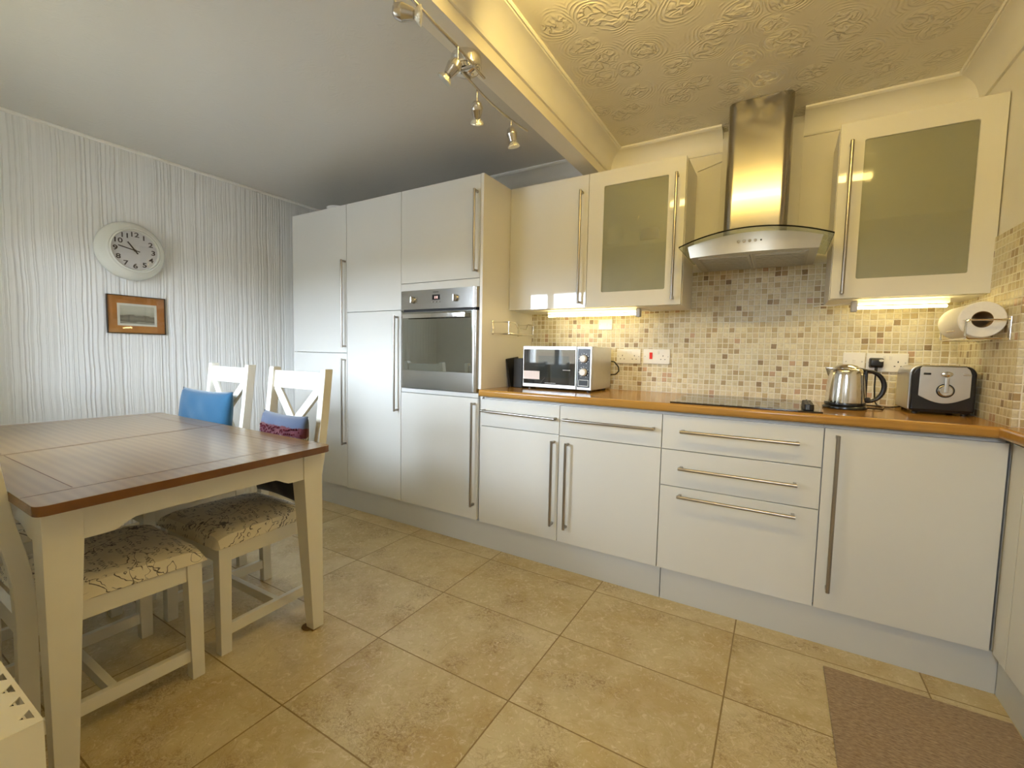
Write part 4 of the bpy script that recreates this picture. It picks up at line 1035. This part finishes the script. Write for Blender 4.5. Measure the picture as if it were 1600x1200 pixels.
# ------------------------------------------------------------------ dining table
def table():
    zt = .750; th = .026
    A, B_, C_, D_ = (1.680, -1.545), (1.735, -2.376), (.150, -2.366), (.190, -1.538)     # top corners: far right, near right, near left, far left
    t = thing('dining_table', 'extending dining table with brown wooden top and cream painted legs', 'table', (.93, -1.96, 0))
    def corner(p, q, r, rad=.028, n=6):
        p, q, r = Vector(p), Vector(q), Vector(r); a = (q - p).normalized(); c = (r - p).normalized(); out = []
        for k in range(n + 1):
            u = k / n; out.append(p + a * rad * (1 - u) ** 2 + c * rad * u ** 2)
        return out
    ring = corner(A, D_, B_) + corner(B_, A, C_) + corner(C_, B_, D_) + corner(D_, C_, A)
    b = MB(); b.prism([(p.x, p.y, zt - th) for p in ring], (0, 0, th), .0025, 2, only=lambda e: abs(e.verts[0].co.z - e.verts[1].co.z) < 1e-4)
    tt = part('tabletop', b, ['table_wood', 'edge_wood'], t)
    for poly in tt.data.polygons:
        if abs(poly.normal.z) < .6: poly.material_index = 1
    # grooves between boards (recessed look from thin dark inlays 0.3 mm proud)
    b = MB()
    def line(p, q, w=.0022):
        p, q = Vector((*p, 0)), Vector((*q, 0)); n = Vector((-(q - p).y, (q - p).x, 0)).normalized() * w / 2
        b.prism([(p + n) + Vector((0, 0, zt - .001)), (q + n) + Vector((0, 0, zt - .001)), (q - n) + Vector((0, 0, zt - .001)), (p - n) + Vector((0, 0, zt - .001))], (0, 0, .0013))
    line((1.615, -2.373), (1.590, -1.545)); line((.245, -1.54), (.225, -2.364))
    line((.972, -2.369), (.868, -1.541), .003); line((.984, -2.369), (.880, -1.541), .0016)
    line((1.598, -2.275), (.98, -2.280)); line((.945, -2.280), (.235, -2.285))
    line((1.592, -1.640), (.90, -1.634)); line((.865, -1.634), (.245, -1.630))
    part('board_joints', b, 'groove_dark', tt, False)
    legs = [(1.660, -2.350, 1, -1), (1.636, -1.556, 1, 1), (.235, -1.556, -1, 1), (.205, -2.345, -1, -1)]
    for (x, y, sx_, sy_) in legs:
        b = MB(); W, w = .078, .046
        def sq(s_, z): return [(x, y, z), (x - sx_ * s_, y, z), (x - sx_ * s_, y - sy_ * s_, z), (x, y - sy_ * s_, z)]
        bb = bmesh.new(); rings = [[bb.verts.new(p) for p in sq(q, z)] for q, z in ((w, .006 if (x, y) == (1.636, -1.556) else .0), (W, .630), (W, zt - th))]
        bb.faces.new(rings[0]); bb.faces.new(rings[-1])
        for A_, C2 in zip(rings, rings[1:]):
            for k in range(4): bb.faces.new((A_[k], A_[(k + 1) % 4], C2[(k + 1) % 4], C2[k]))
        bmesh.ops.recalc_face_normals(bb, faces=bb.faces[:])
        bmesh.ops.bevel(bb, geom=[e for e in bb.edges if abs(e.verts[0].co.z - e.verts[1].co.z) > .05], offset=.002, segments=2, profile=.5, affect='EDGES')
        b._join(bb)
        part('leg', b, 'painted_wood', t)
    # aprons: the end rails have an ogee-cut lower edge
    def apron(p, q, nrm):
        p, q = Vector((*p, 0)), Vector((*q, 0)); L = (q - p).length; d = (q - p) / L; pts = []
        zl, zh = .623, .648
        N = 40
        for k in range(N + 1):
            s_ = L * k / N; e = min(s_, L - s_)
            u = min(max((e - .055) / .065, 0), 1); z = zl + (zh - zl) * (u * u * (3 - 2 * u)); pts.append(p + d * s_ + Vector((0, 0, z)))
        pts += [q + Vector((0, 0, zt - th - .0005)), p + Vector((0, 0, zt - th - .0005))]
        b = MB(); b.prism(pts, Vector(nrm) * .020); part('apron', b, 'painted_wood', t)
    apron((1.653, -2.273), (1.631, -1.633), (-1, .03, 0)); apron((.208, -2.273), (.240, -1.633), (1, 0, 0))
    apron((1.583, -2.345), (.277, -2.345), (0, 1, 0)); apron((1.559, -1.561), (.312, -1.561), (0, -1, 0))
table()
b = MB(); b.lathe([(0, 0), (.020, 0), (.023, .002), (.022, .0055), (0, .0058)], (1.596, -1.598, 0.), n=24, sx=1.25); b.box(1.584, 1.634, -1.606, -1.588, .0002, .0045, .0015)
tag(part('felt_pad', b, 'felt'), 'brown felt pad slipping out under the table leg nearest the oven', 'pad')

# ------------------------------------------------------------------ chairs (local: +y back, -y front, x across)
def make_chair(label):
    t = thing('dining_chair', label, 'chair', (0, 0, 0), 'cream cross-back dining chairs')
    s = .045; fw, rw = .218, .205; yf, yr = -.214, .214
    for sx_ in (-1, 1):
        x = sx_ * fw; b = MB()
        b.hexa([(x, yf, 0), (x - sx_ * .038, yf, 0), (x - sx_ * .038, yf + .038, 0), (x, yf + .038, 0), (x, yf, .405), (x - sx_ * s, yf, .405), (x - sx_ * s, yf + s, .405), (x, yf + s, .405)], .003); part('leg', b, 'painted_wood', t)
    for sx_ in (-1, 1):
        x = sx_ * rw; b = MB(); xi = x - sx_ * .034
        prof = [(.008, 0), (.003, .20), (.0, .40), (.003, .50), (.012, .57), (.031, .67), (.050, .82), (.074, 1.035)]
        c = [(yr - .040 + d, z) for d, z in prof]; e = [(yr + d, z) for d, z in prof]
        ring = [(min(x, xi), y, z) for y, z in e] + [(min(x, xi), y, z) for y, z in reversed(c)]
        b.prism(ring, (.034, 0, 0), .003); part('leg', b, 'painted_wood', t)
    b = MB(); b.box(-fw + s, fw - s, yf + .006, yf + .028, .345, .400, .002)
    b.box(-rw + .034, rw - .034, yr - .030, yr - .008, .345, .400, .002)
    for sx_ in (-1, 1):
        x0, x1 = sx_ * (fw - .006), sx_ * (rw - .004); d = -sx_ * .022
        b.hexa([(x0, yf + s, .345), (x1, yr - .040, .345), (x1 + d, yr - .040, .345), (x0 + d, yf + s, .345), (x0, yf + s, .400), (x1, yr - .040, .400), (x1 + d, yr - .040, .400), (x0 + d, yf + s, .400)], .002)
    part('seat_frame', b, 'painted_wood', t)
    b = MB()
    for sx_ in (-1, 1):
        x0, x1 = sx_ * (fw - .010), sx_ * (rw - .006); d = -sx_ * .022
        b.hexa([(x0, yf + .036, .062), (x1, yr - .028, .062), (x1 + d, yr - .028, .062), (x0 + d, yf + .036, .062), (x0, yf + .036, .102), (x1, yr - .028, .102), (x1 + d, yr - .028, .102), (x0 + d, yf + .036, .102)], .002)
    b.box(-fw + .028, fw - .028, .010, .032, .064, .100, .002); part('stretcher', b, 'painted_wood', t)
    # upholstered pad
    b = bmesh.new(); nx, ny = 30, 30
    def top(u, v):
        x = (u - .5) * 2; y = (v - .5) * 2
        w = (fw + .010) * (1 - v) + (rw - .002) * v
        e = (1 - abs(x) ** 7) * (1 - abs(y) ** 7)
        wr = .0015 * math.sin(14 * x + 5 * y) * math.sin(9 * y)
        return Vector((x * w, yf - .012 + v * (yr - .036 - yf + .012), .404 + .050 * max(e, 0) ** .30 + .014 * (1 - x * x) * (1 - y * y) + wr))
    g = [[b.verts.new(top(i / nx, j / ny)) for j in range(ny + 1)] for i in range(nx + 1)]
    for i in range(nx):
        for j in range(ny): b.faces.new((g[i][j], g[i + 1][j], g[i + 1][j + 1], g[i][j + 1]))
    be = [v_ for v_ in b.verts if v_.is_boundary]
    ext = bmesh.ops.extrude_edge_only(b, edges=[e for e in b.edges if e.is_boundary])
    for v_ in [q for q in ext['geom'] if isinstance(q, bmesh.types.BMVert)]: v_.co.z = .401; v_.co.x *= .985; v_.co.y *= .985
    bmesh.ops.holes_fill(b, edges=[e for e in b.edges if e.is_boundary], sides=0)
    bmesh.ops.recalc_face_normals(b, faces=b.faces[:])
    mb = MB(); mb._join(b); part('seat_pad', mb, 'script_fabric', t)
    # back: top rail, lower rail, crossed slats
    def yb(z): return yr - .020 + (.003 + .028 * (z - .5) / .17 if z < .67 else .031 + .043 * (z - .67) / .365)
    def slab(p, q, w, th=.018):   # board between two (x,z) points lying on the back plane
        p3 = Vector((p[0], yb(p[1]), p[1])); q3 = Vector((q[0], yb(q[1]), q[1])); d = (q3 - p3).normalized(); n = Vector((0, 1, -.115)).normalized(); u = d.cross(n) * w / 2; n = n * th / 2
        return [p3 + u - n, p3 - u - n, p3 - u + n, p3 + u + n, q3 + u - n, q3 - u - n, q3 - u + n, q3 + u + n]
    iw = rw - .034
    b = MB(); b.hexa(slab((-iw - .002, .978), (iw + .002, .978), .082), .003); part('top_rail', b, 'painted_wood', t)
    b = MB(); b.hexa(slab((-iw - .002, .600), (iw + .002, .600), .050), .003); part('lower_rail', b, 'painted_wood', t)
    for sg in (-1, 1):
        b = MB(); b.hexa(slab((-sg * (iw - .016), .945), (sg * (iw - .016), .615), .040, .014 if sg > 0 else .016), .002); part('cross_slat', b, 'painted_wood', t)
    return t
c1 = make_chair('cream cross-back chair nearest the oven, with the patterned cushion on it')
c1.location = (1.268, -1.664, 0); c1.rotation_euler.z = R(1.2)
c2 = copy_tree(c1); c2.location = (.640, -1.650, 0); c2.rotation_euler.z = R(-1); c2['label'] = 'cream cross-back chair with the plain blue cushion, nearer the ribbed wall'
c3 = copy_tree(c1); c3.location = (1.315, -2.160, 0); c3.rotation_euler.z = R(180); c3['label'] = 'cream chair on the near side of the table, its back post at the left edge'
c4 = copy_tree(c1); c4.location = (.650, -2.168, 0); c4.rotation_euler.z = R(180); c4['label'] = 'cream chair mostly hidden on the near side, between the ribbed wall and the nearest chair'

# ------------------------------------------------------------------ cushions (local: width x, height z)
def cushion(w, h, d, mat, name_loc, rot, label, seam=True):
    t = thing('cushion', label, 'cushion', name_loc); t.rotation_euler = rot
    b = bmesh.new(); N = 26
    def f(u, v, sg):
        x = (u - .5) * 2; z = (v - .5) * 2
        ex = (1 - abs(x) ** 2.6); ez = (1 - abs(z) ** 2.6)
        pin = 1 - .055 * (1 - ex) * (ez) - .0
        pinz = 1 - .055 * (1 - ez) * (ex)
        th = d / 2 * (max(ex, 0) * max(ez, 0)) ** .42
        wr = .004 * math.sin(9 * x + 3 * z) * math.sin(7 * z + 2 * x) * ex * ez
        return Vector((x * w / 2 * (1 - .06 * ez * 0 - .05 * (1 - z * z) * (abs(x) ** 3)), sg * (th + wr), h / 2 + z * h / 2 * (1 - .05 * (1 - x * x) * (abs(z) ** 3))))
    for sg in (-1, 1):
        g = [[b.verts.new(f(i / N, j / N, sg)) for j in range(N + 1)] for i in range(N + 1)]
        for i in range(N):
            for j in range(N):
                q = (g[i][j], g[i + 1][j], g[i + 1][j + 1], g[i][j + 1]); b.faces.new(q if sg < 0 else tuple(reversed(q)))
    bmesh.ops.remove_doubles(b, verts=b.verts[:], dist=.0004)
    mb = MB(); mb._join(b)
    me = bpy.data.meshes.new('cover'); mb.bm.to_mesh(me); mb.bm.free(); me.materials.append(M[mat]); me.polygons.foreach_set('use_smooth', [True] * len(me.polygons))
    o = bpy.data.objects.new('cover', me); COL.objects.link(o); o.parent = t
    return t
cushion(.50, .44, .10, 'blue_fabric', (.575, -1.520, .462), (R(-6), 0, R(1)), 'plain blue cushion standing on the left far-side chair')
t = cushion(.36, .375, .10, 'striped_fabric', (1.275, -1.520, .462), (R(-6), 0, R(-3)), 'dark cushion with grey-blue, crimson and speckled bands on the chair nearest the oven')
for ch in t.children:
    for v in ch.data.vertices: v.co.z -= 0
    t_m = ch
# pompom fringe along the crimson band
fr = MB(); random.seed(3)
for k in range(56):
    x = -.158 + (k % 28) * .0116 + (k // 28) * .005; fr.lathe([(0, -.005), (.003, -.003), (.0035, .001), (.002, .004), (0, .005)], (x + random.uniform(-.003, .003), -.046 + .040 * (abs(x) / .18) ** 4, .308 - (k // 28) * .018 + random.uniform(-.007, .007)), n=8)
me = bpy.data.meshes.new('pompom_trim'); fr.bm.to_mesh(me); fr.bm.free(); me.materials.append(simple('crimson_wool', (.085, .005, .015), .95, var=.3, sc=200))
o = bpy.data.objects.new('pompom_trim', me); COL.objects.link(o); o.parent = t; o['label'] = 'crimson tufted trim'

# ------------------------------------------------------------------ radiator
def radiator():
    x0, x1, ya, yb_, zt = .95, 2.316, -2.600, -2.4985, .600
    t = thing('radiator', 'cream panel radiator with slotted top grille at the bottom left of the photo', 'radiator', ((x0 + x1) / 2, -2.55, .12))
    holes = []
    for k in range(29):
        hx = x1 - .015 - k * .0455 / 1.0
        holes.append([(hx, yb_ - .0055), (hx - .026, yb_ - .0055), (hx - .026 * .45, yb_ - .019)])
        holes.append([(hx, ya + .0100), (hx - .026, ya + .0100), (hx - .013, ya + .0235)])
        holes.append([(hx - .006, yb_ - .040), (hx - .032, yb_ - .040), (hx - .019, yb_ - .056)])
    mb = plate_holes([(x0, ya), (x1, ya), (x1, yb_), (x0, yb_)], holes, .0018); mb.bm.transform(Matrix.Translation((0, 0, zt - .0009)))
    part('top_grille', mb, 'radiator_paint', t, False)
    for q in (x1 - .0015, x0): b = MB(); b.box(q, q + .0015, ya, yb_, .13, zt - .002); part('side_panel', b, 'radiator_paint', t, False)
    b = MB(); b.box(x0 + .002, x1 - .006, yb_ - .010, yb_ - .0015, .12, zt - .030, .004)
    for k in range(30): xx = x0 + .04 + k * .044; b.box(xx, xx + .022, yb_ - .0018, yb_ + .001, .16, zt - .045, .0012)
    part('front_panel', b, 'radiator_paint', t)
    b = MB(); b.box(x0 + .002, x1 - .006, ya + .0015, ya + .012, .12, zt - .008, .004); part('rear_panel', b, 'radiator_paint', t)
    b = MB(); b.box(x0 + .01, x1 - .01, ya + .014, yb_ - .014, .16, zt - .0025); part('grille_shade_block', b, 'black_matt', t, False)  # black block added inside: its colour stands in for shade behind the grille holes
    b = MB()
    for xx in (x1 - .06, x0 + .06): b.cyl((xx, -2.55, 0), (xx, -2.55, .13), .0075, 12)
    part('pipe', b, 'radiator_paint', t)
    b = MB()
    for xx in (1.2, 2.05): b.box(xx, xx + .03, YF + .0005, ya, .2, .5)
    part('wall_bracket', b, 'radiator_paint', t, False)
radiator()

# ------------------------------------------------------------------ rug, and what sits on the tall cupboards
b = MB(); b.box(3.371, 3.857, -2.05, -.742, 0.0005, .008, .003); tag(part('rug', b, 'rug_weave'), 'brown flecked rug on the tiles in front of the corner cupboard', 'rug')
b = MB(); b.lathe([(0, 0), (.050, 0), (.075, .020), (.082, .040), (.078, .040), (.070, .022), (0, .006)], (.360, -.47, ZT), n=32); tag(part('dish', b, 'crockery'), 'pale dish on top of the leftmost tall cupboard', 'dish')
b = MB(); b.box(1.36, 1.64, -.50, -.16, ZT, ZT + .034, .004); tag(part('tray', b, 'black_matt'), 'flat black tray on top of the oven housing', 'tray')
